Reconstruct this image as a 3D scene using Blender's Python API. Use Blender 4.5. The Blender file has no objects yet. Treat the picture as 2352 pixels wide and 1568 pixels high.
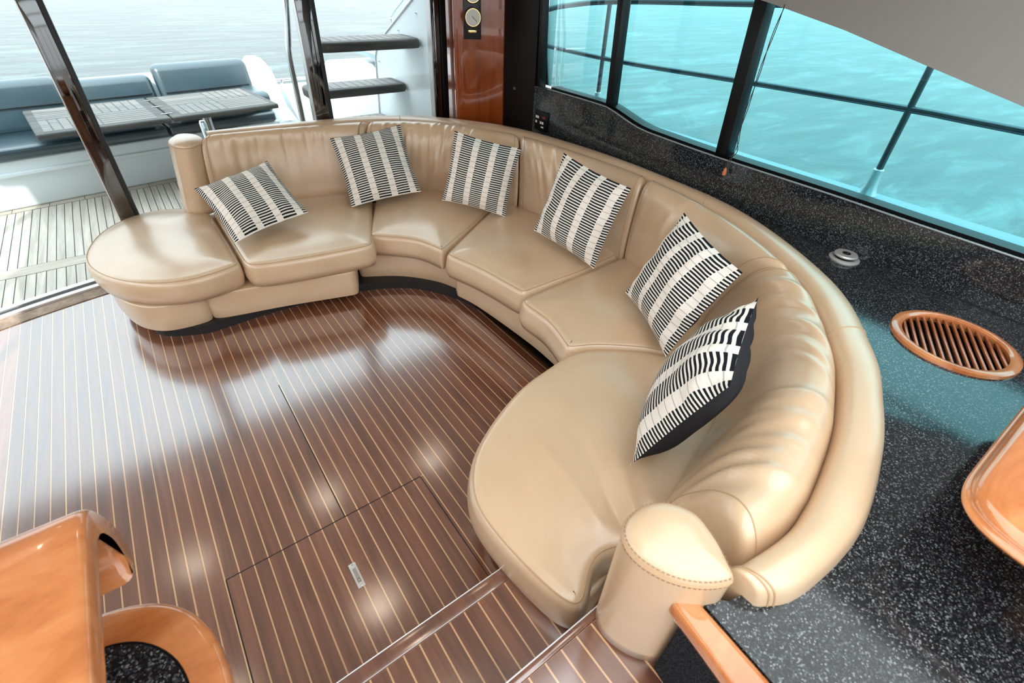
import bpy, bmesh, math, random
import numpy as np
from mathutils import Vector, Matrix
from mathutils.geometry import delaunay_2d_cdt

random.seed(7)
SC = bpy.context.scene
COL = SC.collection
PI = math.pi

# ------------------------------------------------------------------ camera
F_PX, YAW, PITCH, ROLL, CAM_H = 1099.36, 0.65924522, 0.6674374, 0.04402097, 2.15
def cam_rows():
    cy, sy, cp, sp, cr, sr = math.cos(YAW), math.sin(YAW), math.cos(PITCH), math.sin(PITCH), math.cos(ROLL), math.sin(ROLL)
    base = np.array([[1, 0, 0], [0, 0, -1], [0, 1, 0]], float)
    rz = np.array([[cy, -sy, 0], [sy, cy, 0], [0, 0, 1]])
    rx = np.array([[1, 0, 0], [0, cp, -sp], [0, sp, cp]])
    rr = np.array([[cr, -sr, 0], [sr, cr, 0], [0, 0, 1]])
    return rr @ rx @ base @ rz
RC = cam_rows()
cam = bpy.data.cameras.new('camera')
cam.sensor_width = 36.0
cam.lens = F_PX / 2352 * 36.0
cam.clip_start = 0.02
cam.clip_end = 2000
cam.dof.use_dof = True
cam.dof.focus_distance = 2.6
cam.dof.aperture_fstop = 3.5
camo = bpy.data.objects.new('camera', cam)
COL.objects.link(camo)
m = Matrix.Identity(4)
for i in range(3):
    m[i][0] = RC[0, i]
    m[i][1] = -RC[1, i]
    m[i][2] = -RC[2, i]
m.translation = (0, 0, CAM_H)
camo.matrix_world = m
SC.camera = camo

# ------------------------------------------------------------------ light, sky, exposure
SKY_Z = 4.6
world = bpy.data.worlds.new('world')
SC.world = world
world.use_nodes = True
wn = world.node_tree
wn.nodes.clear()
# bright thin overcast: luminance rises smoothly from horizon to zenith (1 + 2 sin h) / 3
wtc = wn.nodes.new('ShaderNodeTexCoord')
wsep = wn.nodes.new('ShaderNodeSeparateXYZ')
wclamp = wn.nodes.new('ShaderNodeMath'); wclamp.operation = 'MAXIMUM'; wclamp.inputs[1].default_value = 0.0
wgrad = wn.nodes.new('ShaderNodeMath'); wgrad.operation = 'MULTIPLY_ADD'
wgrad.inputs[1].default_value = 2.0 / 3.0
wgrad.inputs[2].default_value = 1.0 / 3.0
wstr = wn.nodes.new('ShaderNodeMath'); wstr.operation = 'MULTIPLY'; wstr.inputs[1].default_value = SKY_Z
wcol = wn.nodes.new('ShaderNodeMixRGB')
wcol.inputs['Color1'].default_value = (1.0, 0.985, 0.97, 1)
wcol.inputs['Color2'].default_value = (0.86, 0.95, 1.0, 1)
wbg = wn.nodes.new('ShaderNodeBackground')
wout = wn.nodes.new('ShaderNodeOutputWorld')
wn.links.new(wtc.outputs['Generated'], wsep.inputs[0])
wn.links.new(wsep.outputs['Z'], wclamp.inputs[0])
wn.links.new(wclamp.outputs[0], wgrad.inputs[0])
wn.links.new(wclamp.outputs[0], wcol.inputs['Fac'])
wn.links.new(wgrad.outputs[0], wstr.inputs[0])
wn.links.new(wcol.outputs[0], wbg.inputs['Color'])
wn.links.new(wstr.outputs[0], wbg.inputs['Strength'])
wn.links.new(wbg.outputs['Background'], wout.inputs['Surface'])

sun = bpy.data.lights.new('sun', 'SUN')
sun.energy = 4.5
sun.angle = math.radians(0.6)
sun.color = (1.0, 0.96, 0.90)
suno = bpy.data.objects.new('sun', sun)
COL.objects.link(suno)
suno.rotation_euler = Vector((0.57, 1.04, -1.0)).to_track_quat('-Z', 'Y').to_euler()

SC.view_settings.view_transform = 'Standard'
SC.view_settings.look = 'None'
SC.view_settings.gamma = 1.0
SC.view_settings.use_curve_mapping = False
SC.view_settings.exposure = 0.52
SC.cycles.use_denoising = True
SC.cycles.max_bounces = 10
SC.cycles.diffuse_bounces = 6
SC.cycles.transparent_max_bounces = 12
SC.cycles.sample_clamp_indirect = 8.0

# ------------------------------------------------------------------ materials
def srgb(r, g, b):
    def f(c):
        c /= 255.0
        return c / 12.92 if c <= 0.04045 else ((c + 0.055) / 1.055) ** 2.4
    return (f(r), f(g), f(b), 1.0)

class Mat:
    def __init__(s, name):
        s.m = bpy.data.materials.new(name)
        s.m.use_nodes = True
        s.nt = s.m.node_tree
        s.b = s.nt.nodes['Principled BSDF']
        s.out = s.nt.nodes['Material Output']
    def n(s, t, **kw):
        x = s.nt.nodes.new(t)
        for k, v in kw.items():
            if k in x.inputs: x.inputs[k].default_value = v
            else: setattr(x, k, v)
        return x
    def l(s, a, b): s.nt.links.new(a, b)
    def set(s, **kw):
        for k, v in kw.items(): s.b.inputs[k.replace('_', ' ')].default_value = v
        return s

def plain(name, col, rough=0.5, metal=0.0, coat=0.0, coat_rough=0.05, spec=0.5):
    M = Mat(name)
    M.b.inputs['Base Color'].default_value = col
    M.b.inputs['Roughness'].default_value = rough
    M.b.inputs['Metallic'].default_value = metal
    M.b.inputs['Coat Weight'].default_value = coat
    M.b.inputs['Coat Roughness'].default_value = coat_rough
    M.b.inputs['Specular IOR Level'].default_value = spec
    return M

def ramp(M, stops):
    r = M.n('ShaderNodeValToRGB')
    e = r.color_ramp.elements
    while len(e) < len(stops): e.new(0.5)
    for el, (p, c) in zip(e, stops):
        el.position = p
        el.color = c
    return r

def coords(M, scale=(1, 1, 1), kind='Object'):
    tc = M.n('ShaderNodeTexCoord')
    mp = M.n('ShaderNodeMapping')
    mp.inputs['Scale'].default_value = scale
    M.l(tc.outputs[kind], mp.inputs['Vector'])
    return mp.outputs['Vector']

def bump(M, height, strength, dist=0.01):
    b = M.n('ShaderNodeBump')
    b.inputs['Strength'].default_value = strength
    b.inputs['Distance'].default_value = dist
    M.l(height, b.inputs['Height'])
    M.l(b.outputs['Normal'], M.b.inputs['Normal'])
    return b

def leather(name, c1, c2):
    M = plain(name, c1, rough=0.42, coat=1.0, coat_rough=0.27)
    M.b.inputs['Coat IOR'].default_value = 1.65
    v = coords(M)
    n1 = M.n('ShaderNodeTexNoise', Scale=3.0, Detail=3.0)
    M.l(v, n1.inputs['Vector'])
    r = ramp(M, [(0.3, c1), (0.7, c2)])
    M.l(n1.outputs['Fac'], r.inputs['Fac'])
    M.l(r.outputs['Color'], M.b.inputs['Base Color'])
    vo = M.n('ShaderNodeTexVoronoi', Scale=420.0)
    M.l(v, vo.inputs['Vector'])
    n2 = M.n('ShaderNodeTexNoise', Scale=9.0, Detail=4.0, Roughness=0.6)
    M.l(v, n2.inputs['Vector'])
    mx = M.n('ShaderNodeMath', operation='MULTIPLY_ADD')
    M.l(vo.outputs['Distance'], mx.inputs[0])
    mx.inputs[1].default_value = 0.035
    M.l(n2.outputs['Fac'], mx.inputs[2])
    bump(M, mx.outputs['Value'], 0.22, 0.012)
    return M.m

def wood(name, cs, scale, rough, coat, strength=0.04, coat_rough=0.04, rand=0.0, coat_ior=1.5):
    M = plain(name, cs[0], rough=rough, coat=coat, coat_rough=coat_rough)
    M.b.inputs['Coat IOR'].default_value = coat_ior
    v = coords(M, scale)
    if rand:
        oi = M.n('ShaderNodeObjectInfo')
        add = M.n('ShaderNodeVectorMath', operation='ADD')
        mul = M.n('ShaderNodeVectorMath', operation='SCALE')
        cmb = M.n('ShaderNodeCombineXYZ')
        for k in range(3): M.l(oi.outputs['Random'], cmb.inputs[k])
        M.l(cmb.outputs[0], mul.inputs[0]); mul.inputs['Scale'].default_value = 37.0
        M.l(v, add.inputs[0]); M.l(mul.outputs[0], add.inputs[1])
        v = add.outputs[0]
    n = M.n('ShaderNodeTexNoise', Scale=1.0, Detail=6.0, Roughness=0.62, Distortion=0.6)
    M.l(v, n.inputs['Vector'])
    k = len(cs) - 1
    r = ramp(M, [(0.28 + 0.44 * i / k, c) for i, c in enumerate(cs)])
    M.l(n.outputs['Fac'], r.inputs['Fac'])
    col = r.outputs['Color']
    if rand:
        hs = M.n('ShaderNodeHueSaturation')
        mr = M.n('ShaderNodeMapRange')
        mr.inputs['To Min'].default_value = 1 - rand
        mr.inputs['To Max'].default_value = 1 + rand
        M.l(oi.outputs['Random'], mr.inputs['Value'])
        M.l(mr.outputs[0], hs.inputs['Value'])
        M.l(col, hs.inputs['Color'])
        col = hs.outputs['Color']
    M.l(col, M.b.inputs['Base Color'])
    bump(M, n.outputs['Fac'], strength, 0.004)
    return M.m

def granite(name):
    M = plain(name, (0.01, 0.01, 0.01, 1), rough=0.10, spec=0.5)
    v = coords(M)
    vo = M.n('ShaderNodeTexVoronoi', Scale=270.0)
    M.l(v, vo.inputs['Vector'])
    sp_r = M.n('ShaderNodeSeparateColor')
    M.l(vo.outputs['Color'], sp_r.inputs[0])
    r = ramp(M, [(0.0, srgb(14, 16, 18)), (0.6, srgb(30, 33, 37)), (0.86, srgb(60, 64, 68)), (1.0, srgb(126, 129, 130))])
    M.l(sp_r.outputs[0], r.inputs['Fac'])
    M.l(r.outputs['Color'], M.b.inputs['Base Color'])
    return M.m

def carpet(name):
    M = plain(name, (0.01, 0.01, 0.01, 1), rough=0.95, spec=0.1)
    v = coords(M)
    n1 = M.n('ShaderNodeTexNoise', Scale=260.0, Detail=3.0)
    M.l(v, n1.inputs['Vector'])
    r = ramp(M, [(0.35, srgb(12, 13, 15)), (0.7, srgb(62, 65, 70))])
    M.l(n1.outputs['Fac'], r.inputs['Fac'])
    M.l(r.outputs['Color'], M.b.inputs['Base Color'])
    bump(M, n1.outputs['Fac'], 0.6, 0.006)
    return M.m

def glass(name, tint, ior=1.3):
    M = Mat(name)
    M.nt.nodes.remove(M.b)
    t = M.n('ShaderNodeBsdfTransparent')
    t.inputs['Color'].default_value = tint
    g = M.n('ShaderNodeBsdfGlossy')
    g.inputs['Roughness'].default_value = 0.0
    g.inputs['Color'].default_value = (1, 1, 1, 1)
    fr = M.n('ShaderNodeFresnel')
    fr.inputs['IOR'].default_value = ior
    mx = M.n('ShaderNodeMixShader')
    M.l(fr.outputs[0], mx.inputs['Fac'])
    M.l(t.outputs[0], mx.inputs[1])
    M.l(g.outputs[0], mx.inputs[2])
    M.l(mx.outputs[0], M.out.inputs['Surface'])
    return M.m

def striped():
    M = plain('striped_cotton', (0.8, 0.8, 0.8, 1), rough=0.92, spec=0.15)
    uv = M.n('ShaderNodeTexCoord')
    sep = M.n('ShaderNodeSeparateXYZ')
    M.l(uv.outputs['UV'], sep.inputs[0])
    nz = M.n('ShaderNodeTexNoise', Scale=5.0, Detail=2.0)
    M.l(uv.outputs['UV'], nz.inputs['Vector'])
    def math_(op, a, b=None):
        x = M.n('ShaderNodeMath', operation=op)
        for k, q in enumerate((a, b)):
            if q is None: continue
            if isinstance(q, (int, float)): x.inputs[k].default_value = q
            else: M.l(q, x.inputs[k])
        return x.outputs[0]
    u, w = sep.outputs[0], sep.outputs[1]
    wv = math_('ADD', w, math_('MULTIPLY', math_('SUBTRACT', nz.outputs['Fac'], 0.5), 0.012))
    fr = math_('FRACT', math_('MULTIPLY', wv, 32.0))
    dark = math_('GREATER_THAN', fr, 0.46)
    # four cream ribbons across the stripes
    d = math_('ABSOLUTE', math_('SUBTRACT', math_('FRACT', math_('MULTIPLY', math_('SUBTRACT', u, -0.035), 3.75)), 0.5))
    band = math_('LESS_THAN', d, 0.165)
    thin = math_('GREATER_THAN', math_('FRACT', math_('MULTIPLY', wv, 13.5)), 0.90)
    cb = M.n('ShaderNodeMixRGB'); cb.inputs['Color1'].default_value = srgb(238, 232, 224); cb.inputs['Color2'].default_value = srgb(186, 180, 174)
    M.l(thin, cb.inputs['Fac'])
    cs = M.n('ShaderNodeMixRGB'); cs.inputs['Color1'].default_value = srgb(232, 228, 220); cs.inputs['Color2'].default_value = srgb(24, 26, 32)
    M.l(dark, cs.inputs['Fac'])
    mx = M.n('ShaderNodeMixRGB')
    M.l(band, mx.inputs['Fac']); M.l(cs.outputs[0], mx.inputs['Color1']); M.l(cb.outputs[0], mx.inputs['Color2'])
    M.l(mx.outputs[0], M.b.inputs['Base Color'])
    h = math_('MULTIPLY', math_('ABSOLUTE', math_('SUBTRACT', fr, 0.5)), 1.0)
    n3 = M.n('ShaderNodeTexNoise', Scale=170.0, Detail=2.0)
    M.l(uv.outputs['UV'], n3.inputs['Vector'])
    bump(M, math_('ADD', h, math_('MULTIPLY', n3.outputs['Fac'], 0.6)), 0.35, 0.004)
    return M.m

def sea_mat():
    M = plain('sea_water', srgb(70, 170, 180), rough=0.10, spec=0.5)
    v = coords(M, (1.0, 1.0, 1.0))
    v2 = coords(M, (0.35, 1.0, 1.0))
    n1 = M.n('ShaderNodeTexNoise', Scale=0.75, Detail=9.0, Roughness=0.66, Distortion=1.4)
    M.l(v2, n1.inputs['Vector'])
    n2 = M.n('ShaderNodeTexNoise', Scale=0.12, Detail=4.0, Roughness=0.5, Distortion=0.5)
    M.l(v, n2.inputs['Vector'])
    r = ramp(M, [(0.32, (.006, .022, .025, 1)), (0.52, (.014, .045, .048, 1)), (0.62, (.06, .12, .125, 1)), (0.72, (.20, .28, .28, 1))])
    mixn = M.n('ShaderNodeMath', operation='MULTIPLY_ADD')
    M.l(n1.outputs['Fac'], mixn.inputs[0]); mixn.inputs[1].default_value = 0.7
    sc = M.n('ShaderNodeMath', operation='MULTIPLY'); M.l(n2.outputs['Fac'], sc.inputs[0]); sc.inputs[1].default_value = 0.3
    M.l(sc.outputs[0], mixn.inputs[2])
    M.l(mixn.outputs[0], r.inputs['Fac'])
    M.l(r.outputs['Color'], M.b.inputs['Base Color'])
    bump(M, n1.outputs['Fac'], 0.40, 0.30)
    return M.m

LEATHER = leather('beige_leather', srgb(204, 172, 138), srgb(213, 184, 152))
SEAM = plain('leather_seam', srgb(186, 154, 120), rough=0.5).m
THREAD = plain('stitch_thread', srgb(150, 120, 88), rough=0.7).m
MAHOG = wood('mahogany_plank', [srgb(82, 44, 30), srgb(110, 64, 46), srgb(128, 79, 59)], (26, 1.6, 26), 0.30, 1.0, 0.10, 0.15, 0.12, 2.3)
MAHOG_X = wood('mahogany_nosing', [srgb(70, 36, 25), srgb(96, 54, 40), srgb(112, 66, 48)], (1.6, 26, 26), 0.22, 0.6, 0.06, 0.08)
HOLLY = wood('holly_strip', [srgb(198, 150, 104), srgb(226, 182, 136)], (40, 1.2, 40), 0.35, 1.0, 0.05, 0.15, 0.0, 2.3)
CHERRY = wood('cherry_lacquer', [srgb(168, 94, 48), srgb(196, 122, 72), srgb(212, 144, 94)], (3, 9, 9), 0.18, 1.0, 0.02, 0.03)
CHERRY_V = wood('cherry_column', [srgb(112, 46, 13), srgb(146, 66, 22), srgb(164, 82, 32)], (14, 14, 0.9), 0.16, 1.0, 0.02, 0.02)
GRILLE = wood('grille_wood', [srgb(150, 80, 44), srgb(186, 108, 64)], (8, 8, 8), 0.28, 0.5, 0.05)
TEAK = wood('weathered_teak', [srgb(160, 148, 136), srgb(188, 176, 162), srgb(206, 196, 184)], (18, 1.2, 18), 0.7, 0.0, 0.12, 0.1, 0.05)
TEAKX = wood('weathered_teak_cross', [srgb(96, 93, 90), srgb(118, 114, 110), srgb(136, 131, 126)], (1.2, 18, 18), 0.6, 0.0, 0.12, 0.1, 0.05)
TEAKD = wood('dark_weathered_teak', [srgb(58, 58, 58), srgb(80, 78, 75), srgb(98, 94, 88)], (2, 14, 14), 0.6, 0.0, 0.12)
CAULK = plain('deck_caulk', srgb(58, 70, 78), rough=0.7).m
GRANITE = granite('black_granite')
CARPET = carpet('charcoal_carpet')
BLACK = plain('black_frame', srgb(6, 7, 8), rough=0.35, spec=0.22).m
BLACKM = plain('black_panel', srgb(5, 6, 7), rough=0.45, spec=0.2).m
RUBBER = plain('dark_seal', srgb(24, 30, 34), rough=0.5).m
CHROME = plain('polished_steel', (0.72, 0.73, 0.74, 1), rough=0.07, metal=1.0).m
DCHROME = plain('dark_mirror_steel', (0.13, 0.135, 0.14, 1), rough=0.05, metal=1.0).m
BRUSHED = plain('brushed_steel', (0.66, 0.66, 0.65, 1), rough=0.38, metal=0.6).m
ALU = plain('pale_aluminium', (0.80, 0.82, 0.84, 1), rough=0.28, metal=0.6).m
WHITEP = plain('white_gelcoat', srgb(226, 232, 234), rough=0.30, coat=0.3).m
WHITEC = plain('white_headliner', srgb(232, 230, 226), rough=0.8).m
GREYP = plain('grey_vinyl', srgb(152, 151, 148), rough=0.75).m
DECKGREY = plain('grey_deck_paint', srgb(142, 160, 168), rough=0.5).m
NAVY = leather('slate_vinyl', srgb(28, 52, 61), srgb(38, 64, 74))
BRASS = plain('brass', (0.78, 0.60, 0.28, 1), rough=0.2, metal=1.0).m
IVORY = plain('ivory_dial', srgb(214, 218, 216), rough=0.3, coat=0.6).m
PAPER = plain('white_key', srgb(225, 225, 225), rough=0.5).m
RED = plain('red_display', srgb(120, 20, 34), rough=0.3).m
TOGGLE = plain('toggle_wood', srgb(190, 110, 66), rough=0.4).m
CORD = plain('brown_cord', srgb(62, 44, 40), rough=0.8).m
BACKCLOTH = plain('charcoal_cotton', srgb(40, 41, 46), rough=0.9, spec=0.15).m
STRIPED = striped()
WORN = wood('worn_sill_wood', [srgb(112, 94, 80), srgb(150, 130, 112), srgb(178, 158, 140)], (12, 12, 12), 0.6, 0.0, 0.2)
DOORGL = glass('door_glass', (0.60, 0.68, 0.70, 1), 1.25)
CLEAR = glass('clear_glass', (0.96, 0.985, 0.985, 1), 1.25)
TINT = glass('tinted_glass', (0.24, 0.60, 0.65, 1), 1.3)
SEA = sea_mat()
def emis(name, col, s):
    M = Mat(name)
    M.b.inputs['Emission Color'].default_value = col
    M.b.inputs['Emission Strength'].default_value = s
    return M.m
LAMP = emis('lamp_lens', (1, 0.90, 0.78, 1), 12.0)

# ------------------------------------------------------------------ helpers
def empty(name, loc=(0, 0, 0)):
    o = bpy.data.objects.new(name, None)
    COL.objects.link(o)
    o.location = loc
    o.empty_display_size = 0.1
    return o

def tag(o, label, cat=None, group=None):
    o['label'] = label
    if cat: o['category'] = cat
    if group: o['group'] = group
    return o

def struct(o, label=None):
    o['kind'] = 'structure'
    if label: o['label'] = label
    return o

def obj(name, verts, faces, mat, parent=None, smooth=False, angle=None):
    me = bpy.data.meshes.new(name)
    me.from_pydata([tuple(v) for v in verts], [], [tuple(f) for f in faces])
    bm = bmesh.new()
    bm.from_mesh(me)
    bmesh.ops.recalc_face_normals(bm, faces=bm.faces[:])
    bm.to_mesh(me)
    bm.free()
    me.materials.append(mat)
    if smooth:
        for p in me.polygons: p.use_smooth = True
        if angle is not None:
            me.set_sharp_from_angle(angle=math.radians(angle))
    me.update()
    o = bpy.data.objects.new(name, me)
    COL.objects.link(o)
    if parent is not None:
        o.parent = parent
        o.matrix_parent_inverse = Matrix.Translation(-parent.location) if parent.type == 'EMPTY' else Matrix.Identity(4)
    return o

def bmobj(name, bm, mat, parent=None, smooth=True, angle=35):
    me = bpy.data.meshes.new(name)
    bmesh.ops.recalc_face_normals(bm, faces=bm.faces[:])
    bm.to_mesh(me)
    bm.free()
    me.materials.append(mat)
    if smooth:
        for p in me.polygons: p.use_smooth = True
        me.set_sharp_from_angle(angle=math.radians(angle))
    o = bpy.data.objects.new(name, me)
    COL.objects.link(o)
    if parent is not None:
        o.parent = parent
        o.matrix_parent_inverse = Matrix.Translation(-parent.location) if parent.type == 'EMPTY' else Matrix.Identity(4)
    return o

def box(name, x0, x1, y0, y1, z0, z1, mat, parent=None, bev=0.0, seg=2):
    bm = bmesh.new()
    vs = [bm.verts.new(p) for p in ((x0, y0, z0), (x1, y0, z0), (x1, y1, z0), (x0, y1, z0), (x0, y0, z1), (x1, y0, z1), (x1, y1, z1), (x0, y1, z1))]
    for f in ((0, 3, 2, 1), (4, 5, 6, 7), (0, 1, 5, 4), (1, 2, 6, 5), (2, 3, 7, 6), (3, 0, 4, 7)):
        bm.faces.new([vs[i] for i in f])
    if bev > 0:
        bmesh.ops.bevel(bm, geom=bm.edges[:], offset=bev, segments=seg, profile=0.5, affect='EDGES')
    return bmobj(name, bm, mat, parent, bev > 0, 40)

def obox(name, a, b, w, h, mat, parent=None, bev=0.0, up=(0, 0, 1)):
    """bar from a to b, width w (sideways) and height h (along up)"""
    a, b, up = Vector(a), Vector(b), Vector(up)
    d = (b - a).normalized()
    s = d.cross(up).normalized()
    u = s.cross(d).normalized()
    bm = bmesh.new()
    vs = []
    for p in (a, b):
        for q in ((-1, -1), (1, -1), (1, 1), (-1, 1)):
            vs.append(bm.verts.new(p + s * q[0] * w / 2 + u * q[1] * h / 2))
    for f in ((0, 1, 2, 3), (7, 6, 5, 4), (0, 4, 5, 1), (1, 5, 6, 2), (2, 6, 7, 3), (3, 7, 4, 0)):
        bm.faces.new([vs[i] for i in f])
    if bev > 0:
        bmesh.ops.bevel(bm, geom=bm.edges[:], offset=bev, segments=2, profile=0.5, affect='EDGES')
    return bmobj(name, bm, mat, parent, bev > 0, 40)

def tube_geo(path, r, n=8, closed=False):
    P = [Vector(p) for p in path]
    N = len(P)
    V, Fc = [], []
    prev = None
    for i in range(N):
        a = P[(i - 1) % N] if (closed or i > 0) else P[i]
        b = P[(i + 1) % N] if (closed or i < N - 1) else P[i]
        t = (b - a).normalized()
        if prev is None:
            s = t.cross(Vector((0, 0, 1)))
            if s.length < 1e-3: s = t.cross(Vector((1, 0, 0)))
            s.normalize()
        else:
            s = (prev - t * prev.dot(t)).normalized()
        prev = s
        u = s.cross(t)
        rr = r[i] if isinstance(r, (list, tuple)) else r
        for k in range(n):
            a_ = 2 * PI * k / n
            V.append(P[i] + s * math.cos(a_) * rr + u * math.sin(a_) * rr)
    M_ = N if closed else N - 1
    for i in range(M_):
        j = (i + 1) % N
        for k in range(n):
            Fc.append((i * n + k, i * n + (k + 1) % n, j * n + (k + 1) % n, j * n + k))
    if not closed:
        Fc.append(tuple(range(n)))
        Fc.append(tuple((N - 1) * n + k for k in range(n)))
    return V, Fc

def tube(name, path, r, mat, parent=None, n=8, closed=False):
    V, Fc = tube_geo(path, r, n, closed)
    return obj(name, V, Fc, mat, parent, True, 50)

def catmull(P, t):
    n = len(P)
    t = max(0.0, min(n - 1.0, t))
    i = min(int(t), n - 2)
    f = t - i
    p1, p2 = Vector(P[i]), Vector(P[i + 1])
    p0 = Vector(P[i - 1]) if i > 0 else p1 * 2 - p2
    p3 = Vector(P[i + 2]) if i + 2 < n else p2 * 2 - p1
    return 0.5 * ((2 * p1) + (p2 - p0) * f + (2 * p0 - 5 * p1 + 4 * p2 - p3) * f * f + (3 * p1 - p0 - 3 * p2 + p3) * f ** 3)

def spline(P, k=10):
    return [catmull(P, i / k) for i in range((len(P) - 1) * k + 1)]

def resample_closed(pts, ds):
    P = np.array([(p[0], p[1]) for p in pts], float)
    Q = np.vstack([P, P[:1]])
    seg = np.linalg.norm(np.diff(Q, axis=0), axis=1)
    L = np.r_[0, np.cumsum(seg)]
    n = max(12, int(L[-1] / ds))
    s = np.linspace(0, L[-1], n, endpoint=False)
    return np.c_[np.interp(s, L, Q[:, 0]), np.interp(s, L, Q[:, 1])]

def smooth_closed(P, it):
    for _ in range(it):
        P = 0.5 * P + 0.25 * (np.roll(P, 1, 0) + np.roll(P, -1, 0))
    return P

def ccw(P):
    a = np.sum(P[:, 0] * np.roll(P[:, 1], -1) - np.roll(P[:, 0], -1) * P[:, 1])
    return P if a > 0 else P[::-1].copy()

def inset(P, d, sm=1):
    t = np.roll(P, -1, 0) - np.roll(P, 1, 0)
    t /= np.linalg.norm(t, axis=1)[:, None] + 1e-9
    n = np.c_[-t[:, 1], t[:, 0]]
    return smooth_closed(P + n * d, sm)

def inside(P, q):
    x, y = q[:, 0], q[:, 1]
    r = np.zeros(len(q), bool)
    j = len(P) - 1
    for i in range(len(P)):
        xi, yi, xj, yj = P[i, 0], P[i, 1], P[j, 0], P[j, 1]
        c = ((yi > y) != (yj > y)) & (x < (xj - xi) * (y - yi) / (yj - yi + 1e-12) + xi)
        r ^= c
        j = i
    return r

def dist_to(P, q):
    return np.sqrt(((q[:, None, :] - P[None, :, :]) ** 2).sum(-1)).min(1)

def cushion_geo(outline, z0, z1, r=0.05, crown=0.03, ds=0.02, sm=5, bulge=0.0, grid=0.03, topf=None, taper=0.0, cr_len=0.12):
    P = ccw(smooth_closed(resample_closed(outline, ds), sm))
    rings = []
    hb = z1 - z0
    rb = min(0.03, hb * 0.2)
    rings.append((inset(P, taper + rb + 0.02), z0))
    rings.append((inset(P, taper + rb * 0.3), z0 + rb * 0.3))
    for k in range(1, 5):
        f = k / 5
        rings.append((inset(P, taper * (1 - f) - bulge * math.sin(PI * f), 1), z0 + rb + (hb - r - rb) * f))
    for k in range(0, 6):
        a = PI / 2 * k / 5
        rings.append((inset(P, r * (1 - math.cos(a)), 1), z1 - r + r * math.sin(a)))
    V, Fc = [], []
    n = len(P)
    for q, z in rings:
        V += [(a[0], a[1], z) for a in q]
    for i in range(len(rings) - 1):
        for k in range(n):
            k2 = (k + 1) % n
            Fc.append((i * n + k, i * n + k2, (i + 1) * n + k2, (i + 1) * n + k))
    Fc.append(tuple(range(n)))
    top = rings[-1][0]
    x0, y0 = top.min(0)
    x1, y1 = top.max(0)
    gx, gy = np.meshgrid(np.arange(x0, x1, grid), np.arange(y0, y1, grid))
    g = np.c_[gx.ravel() + (np.floor(gy.ravel() / grid) % 2) * grid * 0.5, gy.ravel()]
    g = g[inside(top, g)]
    d = dist_to(top, g)
    g, d = g[d > grid * 0.6], d[d > grid * 0.6]
    off = (len(rings) - 1) * n
    allp = np.vstack([top, g])
    res = delaunay_2d_cdt([Vector((float(a), float(b))) for a, b in allp], [(i, (i + 1) % n) for i in range(n)], [list(range(n))], 1, 1e-6)
    nv, _, nf, ov = res[0], res[1], res[2], res[3]
    idx = []
    for q, src in zip(nv, ov):
        if src and src[0] < n:
            idx.append(off + src[0])
        else:
            p = np.array([[q.x, q.y]])
            dd = dist_to(top, p)[0]
            z = z1 + crown * (1 - math.exp(-(dd / cr_len) ** 1.3))
            if topf: z += topf(q.x, q.y) * min(1.0, dd / 0.06)
            idx.append(len(V))
            V.append((q.x, q.y, z))
    for f in nf:
        Fc.append(tuple(idx[i] for i in f))
    seam = [(a[0], a[1], z1 - r + r * 0.80) for a in inset(P, r * 0.36, 1)]
    return V, Fc, seam

def cushion(name, outline, z0, z1, parent, mat=None, seam=True, **kw):
    V, Fc, s = cushion_geo(outline, z0, z1, **kw)
    o = obj(name, V, Fc, mat or LEATHER, parent, True)
    if seam:
        tube('seam', s, 0.0028, SEAM if mat is None else mat, o, 6, True)
    return o

def prism(name, outline, z0, z1, mat, parent=None, hole=None, smooth=False):
    P = ccw(np.array([(p[0], p[1]) for p in outline], float))
    n = len(P)
    V = [(a[0], a[1], z0) for a in P] + [(a[0], a[1], z1) for a in P]
    Fc = [(k, (k + 1) % n, n + (k + 1) % n, n + k) for k in range(n)]
    pts = [Vector((float(a), float(b))) for a, b in P]
    edges = [(i, (i + 1) % n) for i in range(n)]
    hn = 0
    if hole is not None:
        Hh = np.array(hole, float)
        hn = len(Hh)
        pts += [Vector((float(a), float(b))) for a, b in Hh]
        edges += [(n + i, n + (i + 1) % hn) for i in range(hn)]
    res = delaunay_2d_cdt(pts, edges, [list(range(n))], 1, 1e-6)
    zt, zb = {}, {}
    for i, (q, src) in enumerate(zip(res[0], res[3])):
        if src and src[0] < n:
            zb[i], zt[i] = src[0], n + src[0]
        else:
            zb[i] = len(V); V.append((q.x, q.y, z0))
            zt[i] = len(V); V.append((q.x, q.y, z1))
    for f in res[2]:
        c = np.mean([[res[0][i].x, res[0][i].y] for i in f], axis=0)[None]
        if hole is not None and inside(Hh, c)[0]: continue
        Fc.append(tuple(zt[i] for i in f))
        Fc.append(tuple(zb[i] for i in f[::-1]))
    return obj(name, V, Fc, mat, parent, smooth, 35 if smooth else None)

def loft(rings, cap=True):
    n = len(rings[0])
    V = [v for r in rings for v in r]
    Fc = []
    for i in range(len(rings) - 1):
        for k in range(n):
            k2 = (k + 1) % n
            Fc.append((i * n + k, i * n + k2, (i + 1) * n + k2, (i + 1) * n + k))
    if cap:
        for base in (0, (len(rings) - 1) * n):
            c = sum((Vector(V[base + k]) for k in range(n)), Vector()) / n
            ci = len(V)
            V.append(c)
            for k in range(n): Fc.append((base + k, base + (k + 1) % n, ci))
    return V, Fc

def displace(o, vals):
    me = o.data
    nr = [v.normal.copy() for v in me.vertices]
    for v, n_, d in zip(me.vertices, nr, vals): v.co += n_ * d
    me.update()

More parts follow.
